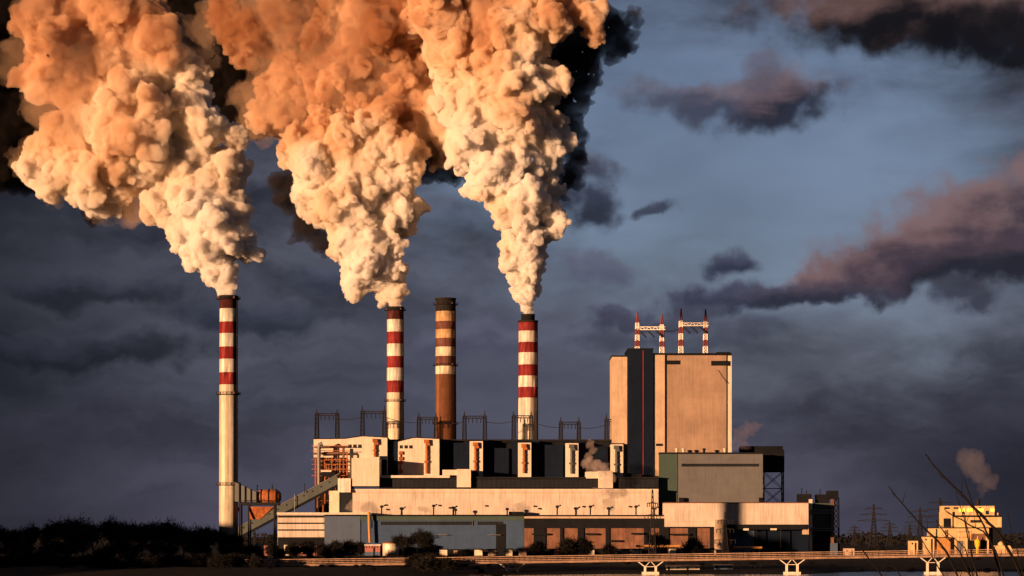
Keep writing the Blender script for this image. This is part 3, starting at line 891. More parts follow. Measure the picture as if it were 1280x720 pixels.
# ------------------------------------------------------------------ conveyor gallery, duct and hopper at the left
YG = 1610
t = thing('conveyor_gallery', 'grey sloping conveyor gallery with a row of small dark windows climbing to the steelwork', 'conveyor', (X(360, YG), YG, 0))
p0, p1 = Vector((X(292, YG), YG, Z(668, YG))), Vector((X(423, YG), YG, Z(598.5, YG)))
mb = MB(); mb.beam(p0, p1, 5.0, 5.6); mb.build('gallery_body', M['gallery'], t)
mb = MB(); mb.beam(p0 + Vector((0.6, 0, 3.2)), p1 + Vector((0.6, 0, 3.2)), 5.6, 0.5); mb.build('roof', M['galv'], t)
mb = MB(); mb.beam(p0 - Vector((-0.9, 0, 3.4)), p1 - Vector((-0.9, 0, 3.4)), 4.2, 1.4); mb.build('underframe', M['dark'], t)
dd = (p1 - p0).normalized()
for i in range(11):
    c = p0.lerp(p1, 0.10 + 0.082 * i) + Vector((0, -2.55, 0.7))
    mb = MB(); mb.beam(c - dd * 0.5, c + dd * 0.5, 0.12, 0.9); mb.build('window', M['glass'], t)
for u, vt in ((318, 660), (344, 645), (368, 633), (398, 618)):
    mb = MB(); x = X(u, YG)
    for s in (-1.8, 1.8):
        mb.beam((x, YG + s, 0), (x, YG + s, Z(vt, YG) - 2), 0.7)
    mb.beam((x, YG - 1.8, 0), (x, YG + 1.8, Z(vt, YG) - 3), 0.35)
    mb.build('trestle_leg', M['steel'], t)
for u, v0, v1 in ((369, 618, 640), (381.5, 604, 616)):
    tag(MB().tube([(X(u, YG), YG - 4, 0 if u < 370 else Z(v1, YG)), (X(u, YG), YG - 4, Z(v0, YG))], 0.28, 6).build('lamp_mast', M['galv' if u < 370 else 'steel'], t if u > 370 else None),
        *(('slim pale mast standing in front of the conveyor gallery', 'mast') if u < 370 else (None, None)))

YD = YC1 - 3
t = thing('dust_hopper', 'rust orange drum on a funnel and legs between the tallest chimney and the conveyor', 'hopper', (X(328, YD), YD, 0))
x = X(331, YD); zc = Z(621.5, YD); r = 3.7
mb = MB()
prof = [(0.2, -6.4), (1.9, -6.2), (2.9, -5.4), (r, -4.0), (r, 4.0), (2.9, 5.4), (1.9, 6.2), (0.2, 6.4)]
n = 28; rings = [[(X(336, YD) + a, YD + rr * math.cos(2 * math.pi * j / n), Z(621, YD) + rr * math.sin(2 * math.pi * j / n)) for j in range(n)] for rr, a in prof]
mb.add([v for rg in rings for v in rg], [(i * n + j, i * n + (j + 1) % n, (i + 1) * n + (j + 1) % n, (i + 1) * n + j) for i in range(len(prof) - 1) for j in range(n)], 0, True)
mb.build('drum', M['orange'], t)
mb = MB()
for a in (-3.8, 0, 3.8):
    for j in range(n):
        q0_, q1_ = 2 * math.pi * j / n, 2 * math.pi * (j + 1) / n
        mb.beam((X(336, YD) + a, YD + (r + .15) * math.cos(q0_), Z(621, YD) + (r + .15) * math.sin(q0_)), (X(336, YD) + a, YD + (r + .15) * math.cos(q1_), Z(621, YD) + (r + .15) * math.sin(q1_)), 0.4)
mb.build('drum_hoops', M['steel'], t)
mb = MB(); zt, zb = Z(633.5, YD), Z(649, YD)
a0, a1, b0, b1 = X(311, YD), X(343, YD), X(313, YD), X(326, YD)
mb.hexa([(b0, YD - 2, zb), (b1, YD - 2, zb), (b1, YD + 2, zb), (b0, YD + 2, zb), (a0, YD - 4.5, zt), (a1, YD - 4.5, zt), (a1, YD + 4.5, zt), (a0, YD + 4.5, zt)])
mb.build('funnel', M['orange'], t)
part('walkway', M['steel'], t, (299, 348, 628, 631.5, YD - 6, 12))
mb = MB()
for u in (301, 312, 344):
    for y in (YD - 4.6, YD + 4.6): mb.beam((X(u, YD), y, 0), (X(u, YD), y, Z(630, YD)), 0.7)
mb.build('leg', M['steel'], t)
mb = MB()
for u in (321.5, 340.5): mb.tube([(X(u, YD), YD, Z(613, YD)), (X(u, YD), YD, Z(608, YD)), (X(u - .6, YD), YD, Z(606, YD))], 0.35, 6)
mb.build('vent_pipe', M['steel'], t)
part('catwalk_rail', M['steel'], t, (299, 348, 625.2, 625.7, YD - 6, 0.2), (299, 299.6, 625, 628, YD - 6, 0.2), (315, 315.6, 625, 628, YD - 6, 0.2), (331, 331.6, 625, 628, YD - 6, 0.2), (347.4, 348, 625, 628, YD - 6, 0.2))
t = thing('flue_duct', 'dark grey tapering flue duct running from the orange drum into the tallest chimney', 'duct', (X(307, YD), YD, Z(620, YD)))
mb = MB()
ua, ub = X(294, YD), X(323, YD)
mb.hexa([(ua, YC1 - 5, Z(627, YD)), (ub, YD - 4, Z(627.5, YD)), (ub, YD + 4, Z(627.5, YD)), (ua, YC1 + 4, Z(627, YD)), (ua, YC1 - 5, Z(602.5, YD)), (ub, YD - 4, Z(616, YD)), (ub, YD + 4, Z(616, YD)), (ua, YC1 + 4, Z(602.5, YD))])
mb.build('duct_body', M['duct'], t)
mb = MB()
for f in (0.2, 0.45, 0.7, 0.95):
    xx = ua + (ub - ua) * f; zt = Z(602.5 + 13.5 * f, YD); hw = 5.2 - f
    ym = YC1 - .5 + (YD - YC1 + .5) * f
    mb.box(xx - .2, xx + .2, ym - hw - 0.3, ym + hw + 0.3, Z(627.3, YD) - .2, zt + .2)
mb.build('stiffener', M['steel'], t)
for v, lab in ((625, 'upper'), (636.5, 'lower')):
    tag(MB().lathe(X(297.6, YC1), YC1 + 0.5, [(0.2, Z(v + 2.6, YC1), 0), (0.75, Z(v + 2.2, YC1), 0), (0.75, Z(v - 2.2, YC1), 0), (0.2, Z(v - 2.6, YC1), 0)], 12).build('red_lantern', M['red'], None),
        f'{lab} of two small red lanterns beside the foot of the tallest chimney', 'lantern', 'red lanterns by the tallest chimney')

# ------------------------------------------------------------------ small things on the front roofs
def roof_fan(u, v_base, v_top, Y, label, big=True):
    x, z0, z1 = X(u, Y), Z(v_base, Y), Z(v_top, Y)
    t = thing('roof_fan', label, 'vent', (x, Y, z0), 'black vents along the front roof edge')
    MB().tube([(x, Y, z0), (x, Y, z1 - .8)], 0.45, 8).build('pipe', M['steel'], t)
    mb = MB(); mb.lathe(x, Y, [(0.45, z1 - 1.0, 0), (1.05, z1 - 0.6, 0), (1.15, z1 + .1, 0), (0.5, z1 + .7, 0)], 12)
    mb.build('cowl', M['soot'], t)
    if big:
        MB().tube([(x, Y, z1 - .2), (x + 1.3, Y, z1 + .3), (x + 2.3, Y, z1 + .8)], [0.4, 0.35, 0.55], 8).build('side_horn', M['soot'], t)
    return t


YF = YH + 2
for i, (u, vt, big) in enumerate(((477, 633, 1), (542, 632, 1), (696.5, 633, 1), (738, 633, 1), (795, 633, 1), (569.5, 637, 0), (634, 636, 0))):
    roof_fan(u, 643.4, vt, YF, ['black horned vent on the roof nearest the yellow standpipe', 'black horned vent above the middle of the blue hall', 'black horned vent above the left part of the brown hall', 'black horned vent beside the steam puff on the brown hall roof',
             'black horned vent near the lattice mast on the brown hall roof', 'short plain black vent above the middle of the blue hall', 'short plain black vent by the roof kiosk at the right end of the blue hall'][i], big)
LAMPS = ['small black floodlight on the cream wall, upper of the pair above the yellow standpipe', 'small black floodlight on the cream wall, lower of the pair above the yellow standpipe', 'small floodlight high on the cream wall, just right of the central horned vent', 'small floodlight on the cream wall beside the short vent over the blue hall', 'lone floodlight on the cream wall left of the roof kiosk', 'upper floodlight of the pair on the cream wall right of the roof kiosk', 'lower floodlight of the pair on the cream wall right of the roof kiosk',
         'floodlight on the cream wall just left of the curling steam puff', 'floodlight on the cream wall nearest the lattice mast']
for i, (u, v) in enumerate(((482, 631.5), (484, 637), (549, 632), (562, 635), (607.5, 632.5), (668, 633), (674, 636), (729, 633.5), (787, 633.5))):
    x, z = X(u, YT), Z(v, YT)
    t = thing('wall_lamp', LAMPS[i], 'lamp', (x, YT, z), 'small floodlights on the turbine hall wall')
    MB().beam((x, YT - 0.02, z), (x, YT - 0.7, z + .1), 0.2).build('arm', M['steel'], t)
    mb = MB(); mb.hexa([(x - .6, YT - 1.2, z - .4), (x + .6, YT - 1.2, z - .4), (x + .6, YT - .6, z - .2), (x - .6, YT - .6, z - .2), (x - .6, YT - 1.2, z + .5), (x + .6, YT - 1.2, z + .5), (x + .6, YT - .6, z + .6), (x - .6, YT - .6, z + .6)])
    mb.build('lamp_head', M['soot'], t)

tag(MB().tube([(X(462.8, YH), YH - 4, Z(678, YH)), (X(462, YH), YH - 4, Z(660, YH)), (X(461.5, YH), YH - 4, Z(640, YH))], 0.85, 10).build('standpipe', M['pipe']), 'ochre yellow standpipe against the pale blue wall', 'pipe')

# lattice masts and pylons
def pylon(x, y, z0, h, w, arms, label, cat='pylon', name='pylon', n=9, th=0.3, group=None):
    t = thing(name, label, cat, (x, y, z0), group)
    mb = MB()
    lattice(mb, (x, y, z0), (x, y, z0 + h * 0.62), w, w * 0.36, n, th); lattice(mb, (x, y, z0 + h * 0.62), (x, y, z0 + h), w * 0.36, w * 0.12, 5, th * .8)
    mb.build('mast', M['steel'], t)
    for f, L_ in arms:
        z = z0 + h * f
        mb = MB()
        for s in (-1, 1):
            for dy in (-.5, .5):
                mb.beam((x, y + dy, z + L_ * .12), (x + s * L_, y, z), th * .8); mb.beam((x, y + dy, z - .1), (x + s * L_, y, z - .1), th * .8)
            for g in (0.35, 0.65): mb.beam((x + s * L_ * g, y, z - .1), (x + s * L_ * g, y, z + L_ * .12 * (1 - g)), th * .6)
        mb.build('crossarm', M['steel'], t)
        mb = MB()
        for s in (-1, 1):
            for g in (0.55, 0.97): mb.tube([(x + s * L_ * g, y, z), (x + s * L_ * g, y, z - 2.2)], 0.22, 6)
        mb.build('insulator', M['steel'], t)
    return t


YQ = 1450
pylon(X(906.5, YQ), YQ, 0, Z(640, YQ), 4.0, ((0.62, 5), (0.82, 4.2), (0.38, 6)), 'slender dark pylon in front of the cream pier of the depot', th=0.28)
pylon(X(815.6, YQ), YQ, 0, Z(612, YQ), 4.2, ((0.80, 3.0), (0.62, 4.5)), 'dark lattice mast rising in front of the right end of the cream hall', 'mast', 'lattice_mast', th=0.4)
for i, (u, v, Y, w, al) in enumerate(((1092, 630, 2700, 9, 17), (1112, 652, 3000, 8, 12), (1150, 634, 2900, 9, 17), (1175, 622, 2600, 10, 19), (1068, 657, 3100, 7, 10), (1137, 655, 3300, 8, 12))):
    z0 = ground_z(X(u, Y), Y) - 0.5
    pylon(X(u, Y), Y, z0, Z(v, Y) - z0, w, ((0.62, al), (0.76, al * .8), (0.90, al * .55)),
          ['tall far pylon just right of the dark switch house', 'smaller far pylon between the two tall ones at right', 'tall far pylon beside the sunlit building at right', 'tallest far pylon, above the left end of the sunlit building', 'short far pylon close beside the switch house', 'short far pylon left of the sunlit building'][i], th=0.6, group='far pylons at the right')

# pipe bridges, stubs, tanks on the ground in front of the halls
YJ = 1562
for u0, u1, v, lab in ((795, 857, 682.5, 'bright orange pipe run on trestles in front of the brown hall'), (917, 952.5, 684.5, 'short bright orange pipe run in front of the cream depot')):
    t = thing('pipe_run', lab, 'pipe', (X((u0 + u1) / 2, YJ), YJ, 0))
    MB().tube([(X(u0, YJ), YJ, Z(v, YJ)), (X(u1, YJ), YJ, Z(v, YJ))], 0.75, 10).build('pipe', M['pipe'], t)
    for f in (0.08, 0.36, 0.64, 0.92):
        x = X(u0 + (u1 - u0) * f, YJ)
        MB().beam((x - .5, YJ, 0), (x, YJ, Z(v, YJ) - .7), 0.4).build('trestle_leg', M['steel'], t)
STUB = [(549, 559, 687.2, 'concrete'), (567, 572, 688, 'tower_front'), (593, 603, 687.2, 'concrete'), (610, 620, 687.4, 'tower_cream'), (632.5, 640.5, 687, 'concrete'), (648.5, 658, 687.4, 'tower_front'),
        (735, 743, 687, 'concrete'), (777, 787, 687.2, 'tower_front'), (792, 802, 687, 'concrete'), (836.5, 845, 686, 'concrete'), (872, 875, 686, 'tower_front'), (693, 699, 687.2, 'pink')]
for i, (u0, u1, v, mt) in enumerate(STUB):
    t = thing('loading_pier', ['pale pier below the short canopy of the blue hall, first of its row', 'narrow shaded pier second from the left below the blue hall', 'pale wide pier below the middle of the blue hall', 'buff pier right of the wide pale one below the blue hall',
              'pale pier left of the dark door end of the blue hall', 'shaded pier at the corner where blue and brown halls meet', 'pale pier below the middle of the brown hall', 'shaded pier just left of the long orange pipe run', 'pale pier under the left end of the long orange pipe run',
              'pale pier under the right part of the long orange pipe run', 'very narrow pier near the right end of the brown hall', 'pinkish pier left of the middle of the brown hall'][i], 'pier', (X((u0 + u1) / 2, YJ), YJ, 0), 'concrete piers along the foot of the halls')
    w = u1 - u0
    part('pier_body', M[mt], t, (u0, u1, v, None, YJ, 4))
    part('pier_cap', M['dark'], t, (u0 - 1.6, u1 + 1.2, v - 1.3, v - 0.02, YJ - .8, 6))
t = thing('steel_tank', 'bright upright steel tank glaring in the sun below the blue hall', 'tank', (X(490, YJ), YJ, 0))
x = X(488.5, YJ)
MB().lathe(x, YJ, [(5.0, 0, 0), (5.0, Z(680, YJ), 0), (4.6, Z(679, YJ), 0)], 40).build('tank_body', M['silver'], t)
MB().lathe(x, YJ, [(5.6, Z(679, YJ), 0), (5.6, Z(678.2, YJ), 0), (1.0, Z(676.5, YJ), 0)], 40).build('tank_roof', M['brown'], t)
t = thing('pump_house', 'small pink walled pump house with a white roof, left of the steel tank', 'hut', (X(465, YJ), YJ, 0))
part('lower_wall', M['blue_pale'], t, (456, 475, 690, None, YJ, 8))
part('upper_wall', M['pink'], t, (456, 475, 682, 689.9, YJ + .1, 8))
part('roof', M['white'], t, (455.4, 475.6, 680.6, 681.9, YJ - .5, 9))
mb = MB()
for i in range(5): pbox(mb, 457.5 + i * 3.4, 459 + i * 3.4, 683, 684.8, YJ - .02, .1)
mb.build('window_row', M['glass'], t)
part('door', M['dark'], t, (466.5, 468.6, 684.5, None, YJ - .1, .19))

# low pink sheds behind the bare trees at the left
for i, (u0, u1, v0, v1, mt, lab) in enumerate(((355, 372, 681, 694, 'concrete', 'small cream shed half hidden by bare trees, below the banded annex'), (373, 396, 682, 690, 'pink', 'low pink shed half hidden by bare trees, below the banded annex'), (330, 336, 682, 693, 'pink', 'narrow pink hut at the left end of the sheds'))):
    t = thing('garden_shed', lab, 'shed', (X((u0 + u1) / 2, YJ), YJ, 0), 'low sheds below the banded annex')
    part('wall', M[mt], t, (u0, u1, v0, None, YJ, 7))
    part('roof', M['dark'], t, (u0 - 1, u1 + 1, v0 - 1.4, v0 - .02, YJ - .6, 8.4))
    mb = MB()
    k = max(1, int((u1 - u0) / 5))
    for j in range(k): pbox(mb, u0 + 1.5 + j * 5, u0 + 3.5 + j * 5, v0 + 2.0, v0 + 5, YJ - .1, .09)
    mb.build('window', M['glass'], t)
    part('door', M['steel'], t, (u1 - 2.2, u1 - 0.8, v0 + 2, None, YJ - .08, .07))

# ------------------------------------------------------------------ the bridge
YBR = 1000
def deck_v(u): return 702.6 - (u - 470) * 0.0145 if u > 470 else 702.6 + (470 - u) * 0.010
def dz(u): return Z(deck_v(u), YBR)
U0, U1, ST = 250, 1420, 7.0
t = thing('pipe_bridge', 'long low footbridge with rusty railings crossing in front of the plant on white piers', 'bridge', (X(640, YBR), YBR, -3))
us_ = np.arange(U0, U1, 30.0)
mb = MB(); rls = {YBR - 1.9: MB(), YBR + 1.9: MB()}; gd = MB()
for a, b in zip(us_[:-1], us_[1:]):
    x0, x1, z0, z1 = X(a, YBR), X(b, YBR), dz(a), dz(b)
    mb.hexa([(x0, YBR - 2, z0 - .62), (x1, YBR - 2, z1 - .62), (x1, YBR + 2, z1 - .62), (x0, YBR + 2, z0 - .62), (x0, YBR - 2, z0 - .25), (x1, YBR - 2, z1 - .25), (x1, YBR + 2, z1 - .25), (x0, YBR + 2, z0 - .25)])
    for y in (YBR - 1.6, YBR + 1.6):
        gd.beam((x0, y, z0 - .95), (x1, y, z1 - .95), 0.3, 0.6)
    for y, rl in rls.items():
        for h in (0.0, 0.7): rl.beam((x0, y, z0 + h), (x1, y, z1 + h), 0.16, 0.22)
        rl.beam((x0, y, z0 + 1.4), (x1, y, z1 + 1.4), 0.2, 0.24)
    gd.tube([(x0, YBR - 2.3, z0 - .75), (x1, YBR - 2.3, z1 - .75)], 0.22, 8, cap=False)
for u in np.arange(U0, us_[-1], ST):
    for y, rl in rls.items(): rl.beam((X(u, YBR), y, dz(u) - .3), (X(u, YBR), y, dz(u) + 1.45), 0.16, m=1)
mb.build('deck', M['deck'], t); [rl.build('railing', [M['rail'], M['steel']], t) for rl in rls.values()]; gd.build('girder', M['rail'], t)
for u in (640, 813, 990, 1166, 1340):
    x, zt = X(u, YBR), dz(u) - 1.25
    mb = MB(); zk = zt - 2.2
    for s in (-1, 1):
        xl = x + s * 2.1
        mb.box(xl - .42, xl + .42, YBR - .6, YBR + .6, -2.2, zk)
        mb.beam((xl, YBR, zk), (x + s * 5.0, YBR, zt), 0.36, 0.36); mb.beam((xl, YBR, zk), (x + s * .15, YBR, zt), 0.26, 0.26)
    mb.beam((x - 2.1, YBR, zk + .1), (x + 2.1, YBR, zk + .1), 0.22)
    mb.box(x - 3.3, x + 3.3, YBR - 1.2, YBR + 1.2, -4.2, -2.0)
    mb.build('bridge_pier', M['pier'], t)
# low sheds on the bank behind the bridge
YN = 1034
for (u0, u1, v0, v1, mt, lab) in ((833, 874.5, 707.4, 713.2, 'concrete', 'long low bright cream shed on the bank under the bridge'), (893, 916, 706.4, 712.6, 'blue_pale', 'short pale grey shed on the bank under the bridge')):
    t = thing('low_shed', lab, 'shed', (X((u0 + u1) / 2, YN), YN, Z(v1, YN)), 'low sheds on the bank under the bridge')
    x0, x1, za, zb = X(u0, YN), X(u1, YN), Z(v1, YN) - .6, Z(v0, YN)
    MB().box(x0, x1, YN, YN + 4, za, zb).build('wall', M[mt], t)
    MB().hexa([(x0 - .3, YN - .4, zb), (x1 + .3, YN - .4, zb), (x1 + .3, YN + 4.4, zb + .3), (x0 - .3, YN + 4.4, zb + .3), (x0 - .3, YN - .4, zb + .14), (x1 + .3, YN - .4, zb + .14), (x1 + .3, YN + 4.4, zb + .44), (x0 - .3, YN + 4.4, zb + .44)]).build('roof', M['rail'], t)
    n_ = int((x1 - x0) / 3.2)
    for j in range(n_):
        xx = x0 + 1.0 + (x1 - x0 - 2) * j / max(1, n_ - 1)
        if j % 2: MB().box(xx - .35, xx + .35, YN - .06, YN - .005, zb - 1.1, zb - .5).build('window', M['glass'], t)
        else: MB().box(xx - .4, xx + .4, YN - .06, YN - .005, za + .7, zb - .45).build('door', M['steel'], t)
for i, u in enumerate((924, 930, 938, 944, 951)):
    t = tag(MB().lathe(X(u, YBR + 40), YBR + 40, [(0.5, -4, 0), (0.42, Z(707 + (i % 2), YBR + 40), 0), (0.1, Z(706.5 + (i % 2), YBR + 40), 0)], 10).build('bank_post', M['galv']), 'weathered grey post in the row right of the short grey shed', 'post', 'posts on the bank under the bridge')

# ------------------------------------------------------------------ sunlit works building at the right
YX = 1560
t = thing('stepped_works', 'small stepped cream works building glowing yellow at far right behind bare twigs', 'building', (X(1205, YX), YX, 0))
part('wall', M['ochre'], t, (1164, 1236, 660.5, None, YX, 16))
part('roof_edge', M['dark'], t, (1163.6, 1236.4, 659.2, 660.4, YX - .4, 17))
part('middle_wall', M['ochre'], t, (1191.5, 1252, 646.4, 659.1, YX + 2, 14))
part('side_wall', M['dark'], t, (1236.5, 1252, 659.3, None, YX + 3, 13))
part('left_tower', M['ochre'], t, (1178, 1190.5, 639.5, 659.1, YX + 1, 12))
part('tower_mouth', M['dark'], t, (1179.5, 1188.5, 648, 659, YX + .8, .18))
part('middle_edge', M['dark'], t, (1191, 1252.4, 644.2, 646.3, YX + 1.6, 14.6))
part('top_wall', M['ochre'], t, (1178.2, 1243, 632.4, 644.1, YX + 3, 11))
part('window', M['glass'], t, (1180.5, 1187, 634, 636.4, YX + 2.85, .14), (1192, 1198, 634, 636.2, YX + 2.85, .14), (1203, 1206, 640, 642.4, YX + 2.85, .14), (1215, 1219, 634, 636, YX + 2.85, .14), (1224, 1226, 634, 643, YX + 2.85, .14), (1232, 1236, 638.4, 643, YX + 2.85, .14), (1213, 1227, 650, 653.4, YX + 1.85, .14))
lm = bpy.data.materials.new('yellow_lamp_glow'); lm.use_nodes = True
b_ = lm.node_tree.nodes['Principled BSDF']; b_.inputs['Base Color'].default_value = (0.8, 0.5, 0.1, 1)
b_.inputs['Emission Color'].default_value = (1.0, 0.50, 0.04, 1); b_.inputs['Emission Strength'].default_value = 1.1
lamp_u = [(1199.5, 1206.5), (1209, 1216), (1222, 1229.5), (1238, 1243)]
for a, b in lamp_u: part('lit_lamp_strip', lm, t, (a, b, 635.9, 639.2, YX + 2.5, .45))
part('doorway', M['dark'], t, (1209.5, 1233.6, 675.4, None, YX - .2, .18))
part('ladder', M['steel'], t, (1181.8, 1182.6, 662, 688, YX - .4, .3), (1184, 1184.6, 662, 688, YX - .4, .3))
mb = MB()
for i in range(12): pbox(mb, 1189 + i * 2.0, 1190 + i * 2.0, 686.8, 689, YX - .15, .14)
mb.build('vent_row', M['glass'], t)
mb = MB()
for u, h in ((1181, 2), (1206, 2.5), (1214, 1.5), (1236, 3)): mb.beam((X(u, YX), YX + 8, Z(632.4, YX)), (X(u, YX), YX + 8, Z(632.4, YX) + h), 0.4)
mb.build('roof_stub', M['steel'], t)
part('wall_pipe', M['steel'], t, (1170, 1170.9, 661, 684, YX - .5, .4))
part('wall_pipe', M['rail'], t, (1196, 1214, 664.2, 665.2, YX - .6, .5))
part('wall_pipe', M['rail'], t, (1196, 1208, 671, 671.8, YX - .6, .5))
part('lean_to', M['pipe'], t, (1172, 1188, 672.5, None, YX - 3, 2.98))
part('lean_to_roof', M['dark'], t, (1171.5, 1188.5, 671.4, 672.4, YX - 3.4, 3.38))
part('roof_tank', M['ochre'], t, (1239, 1248, 641, 644, YX + 5, 5))
part('roof_rail', M['steel'], t, (1165, 1190, 657.2, 657.6, YX + .2, .1), (1165, 1165.4, 657, 659.2, YX + .2, .1), (1177, 1177.4, 657, 659.2, YX + .2, .1), (1189.6, 1190, 657, 659.2, YX + .2, .1))
part('loading_door', M['galv'], t, (1196, 1204, 676, None, YX - .2, .18))
part('dark_patch', M['brown'], t, (1214, 1232, 667, 675, YX - .1, .09))
t = thing('works_stack', 'short dark stack steaming on the roof of the glowing works building', 'chimney', (X(1226, YX), YX + 9, 0))
MB().lathe(X(1226, YX), YX + 9, [(1.3, Z(632.6, YX), 0), (1.1, Z(624.5, YX), 0)], 16).build('shaft', M['steel'], t)
MB().lathe(X(1226, YX), YX + 9, [(1.45, Z(625.5, YX), 0), (1.45, Z(624.3, YX), 0)], 16).build('rim', M['soot'], t)
t = thing('yellow_tank', 'vivid yellow upright tank in the dark doorway of the works building', 'tank', (X(1220.5, YX), YX - 4, 0))
x = X(1220.5, YX)
MB().lathe(x, YX - 4, [(1.0, 0, 0), (1.0, Z(684, YX), 0), (1.7, Z(682.6, YX), 0), (1.8, Z(676, YX), 0), (0.7, Z(673.6, YX), 0)], 18).build('tank_body', M['yellow'], t)
MB().tube([(x, YX - 4, Z(673.6, YX)), (x, YX - 4, Z(670.6, YX))], 0.3, 8).build('outlet', M['yellow'], t)
t = thing('domed_kiosk', 'low cream kiosk with sloping sides and a small dome, right of the works building', 'kiosk', (X(1253, YX), YX - 6, 0))
Yk = YX - 6
mb = MB(); mb.prism([(X(1244.5, Yk), 0), (X(1262, Yk), 0), (X(1266, Yk), Z(688, Yk)), (X(1262.5, Yk), Z(682, Yk)), (X(1242.5, Yk), Z(682, Yk))], Yk, Yk + 9)
mb.build('wall', M['ochre'], t)
MB().lathe(X(1253, Yk), Yk + 4, [(2.0, Z(682, Yk), 0), (2.0, Z(679.6, Yk), 0), (1.5, Z(678, Yk), 0), (0.6, Z(676.6, Yk), 0)], 18).build('dome', M['ochre'], t)
for i, (u0, u1, v0, lab) in enumerate(((1154.5, 1167.8, 671, 'cream outbuilding touching the left side of the works building'), (1137.5, 1147.5, 676, 'smaller detached cream hut left of the works building'), (1056, 1068, 685.5, 'isolated cream hut right of the dark switch house'))):
    t = thing('outbuilding', lab, 'hut', (X((u0 + u1) / 2, YX), YX - 2, 0), 'cream outbuildings at the right')
    part('wall', M['ochre' if i < 2 else 'tower_cream'], t, (u0, u1, v0, None, YX - 2, 8))
    part('roof', M['dark'], t, (u0 - .6, u1 + .6, v0 - 1.0, v0 - .02, YX - 2.5, 9))
    part('window', M['glass'], t, (u0 + 2, u0 + 4, v0 + 2.5, v0 + 4.6, YX - 2.1, .09))
    part('door', M['dark'], t, (u1 - 4, u1 - 2, v0 + 2.5, None, YX - 2.1, .09))

# ------------------------------------------------------------------ bare winter trees
def bare_tree(seed, h, name, label, cat, group, trunk_h=0.28, spread=0.5, twigs=2600, tw=0.085):
    rng = random.Random(seed)
    t = thing(name, label, cat, (0, 0, 0), group)
    tr, cr = MB(), MB()
    tips = []
    def grow(p, d, L, r, depth):
        n = 3; pts = [p]; rs = [r]
        for i in range(n):
            d = (d + Vector((rng.gauss(0, .13), rng.gauss(0, .13), rng.gauss(0.05, .08)))).normalized()
            p = p + d * L / n; pts.append(p); rs.append(r * (1 - 0.4 * (i + 1) / n))
        (tr if depth == 0 else cr).tube(pts, rs, 6 if depth < 2 else 4, cap=False)
        if depth >= 2: tips.append((pts[1], d, L)); tips.append((pts[-1], d, L))
        if depth < 4:
            for _ in range(4 if depth else 6):
                f = rng.uniform(0.35, 1.0) if depth else rng.uniform(0.5, 1.0)
                i = min(n - 1, int(f * n)); q = pts[i].lerp(pts[i + 1], f * n - i)
                a = rng.uniform(0, 2 * math.pi)
                nd = (d * rng.uniform(0.5, 1.0) + Vector((math.cos(a), math.sin(a), rng.uniform(-0.1, 0.5))) * spread * rng.uniform(0.7, 1.5)).normalized()
                grow(q, nd, L * rng.uniform(0.50, 0.78), rs[i + 1] * rng.uniform(.45, .65), depth + 1)
    grow(Vector((0, 0, -0.6)), Vector((0, 0, 1)), h * (trunk_h + .18), h * 0.020, 0)
    for _ in range(twigs):
        p, d, L = rng.choice(tips)
        p = p + Vector((rng.gauss(0, .5), rng.gauss(0, .5), rng.gauss(0, .5)))
        e = (d * 0.7 + Vector((rng.gauss(0, 1), rng.gauss(0, 1), rng.gauss(0.2, 1)))).normalized()
        l = rng.uniform(0.6, 1.7); s = e.cross(Vector((rng.random(), rng.random(), rng.random()))).normalized() * tw * rng.uniform(.6, 1.3)
        cr.add([p - s, p + s, p + e * l], [(0, 1, 2)])
    zmax = max(v[2] for v in cr.v); k = h / zmax
    for b in (tr, cr): b.v = [(v[0] * k, v[1] * k, v[2] * k) for v in b.v]
    tr.build('trunk', M['bark'], t); cr.build('crown', M['twig'], t)
    return t


PROT = [bare_tree(s, 14, 'bare_tree', 'x', 'tree', 'bare winter trees at the left', tw=0.11) for s in (3, 8, 21)]
BUSH = [bare_tree(s, 6, 'bare_bush', 'x', 'bush', 'dark winter bushes along the bank', trunk_h=0.12, spread=0.9, twigs=2200, tw=0.10) for s in (5, 13)]
rngt = random.Random(77)
used = {id(o): False for o in PROT + BUSH}


def plant_tree(protos, u, v_top, Y, label, wide=1.0):
    pr = rngt.choice(protos)
    if not used[id(pr)]: o = pr; used[id(pr)] = True
    else: o = copy_tree(pr)
    x = X(u, Y); z0 = ground_z(x, Y) - 0.15
    h = Z(v_top, Y) - z0
    base = 14 if protos is PROT else 6
    s = max(0.25, h / base)
    o.location = (x, Y, z0); o.rotation_euler = (0, 0, rngt.uniform(0, 6.28)); o.scale = (s * wide, s * wide, s)
    o['label'] = label
    return o


TOPS = [(0, 652), (20, 660), (40, 655), (62, 650), (82, 644), (104, 655), (120, 652), (140, 646), (158, 650), (176, 651), (196, 654), (212, 648), (230, 660), (248, 660), (262, 657), (278, 662), (296, 668)]
WH = ['at the very left edge of the picture', 'second in from the left edge of the picture', 'just left of the highest crown of the row', 'with the broad crown beside the highest one', 'with the highest crown of the left row', 'in the dip right of the highest crown', 'on the left shoulder of the middle rise', 'on the middle rise of the left row',
      'on the right shoulder of the middle rise', 'with a flat crown past the middle rise', 'before the last round crown of the left row', 'with the last round crown left of the chimney', 'low in the gap left of the chimney', 'low, two crowns left of the chimney', 'low, one crown left of the chimney', 'overlapping the foot of the tallest chimney', 'just right of the foot of the tallest chimney']
for i, ((u, v), w) in enumerate(zip(TOPS, WH)):
    plant_tree(PROT, u, v - 6, rngt.uniform(1180, 1290), 'bare dark tree ' + w, 1.15)
SEC = [(8, 672), (34, 676), (58, 670), (80, 674), (101, 671), (125, 676), (148, 670), (170, 675), (192, 672), (214, 676), (238, 672), (258, 677), (280, 674), (304, 678), (322, 676)]
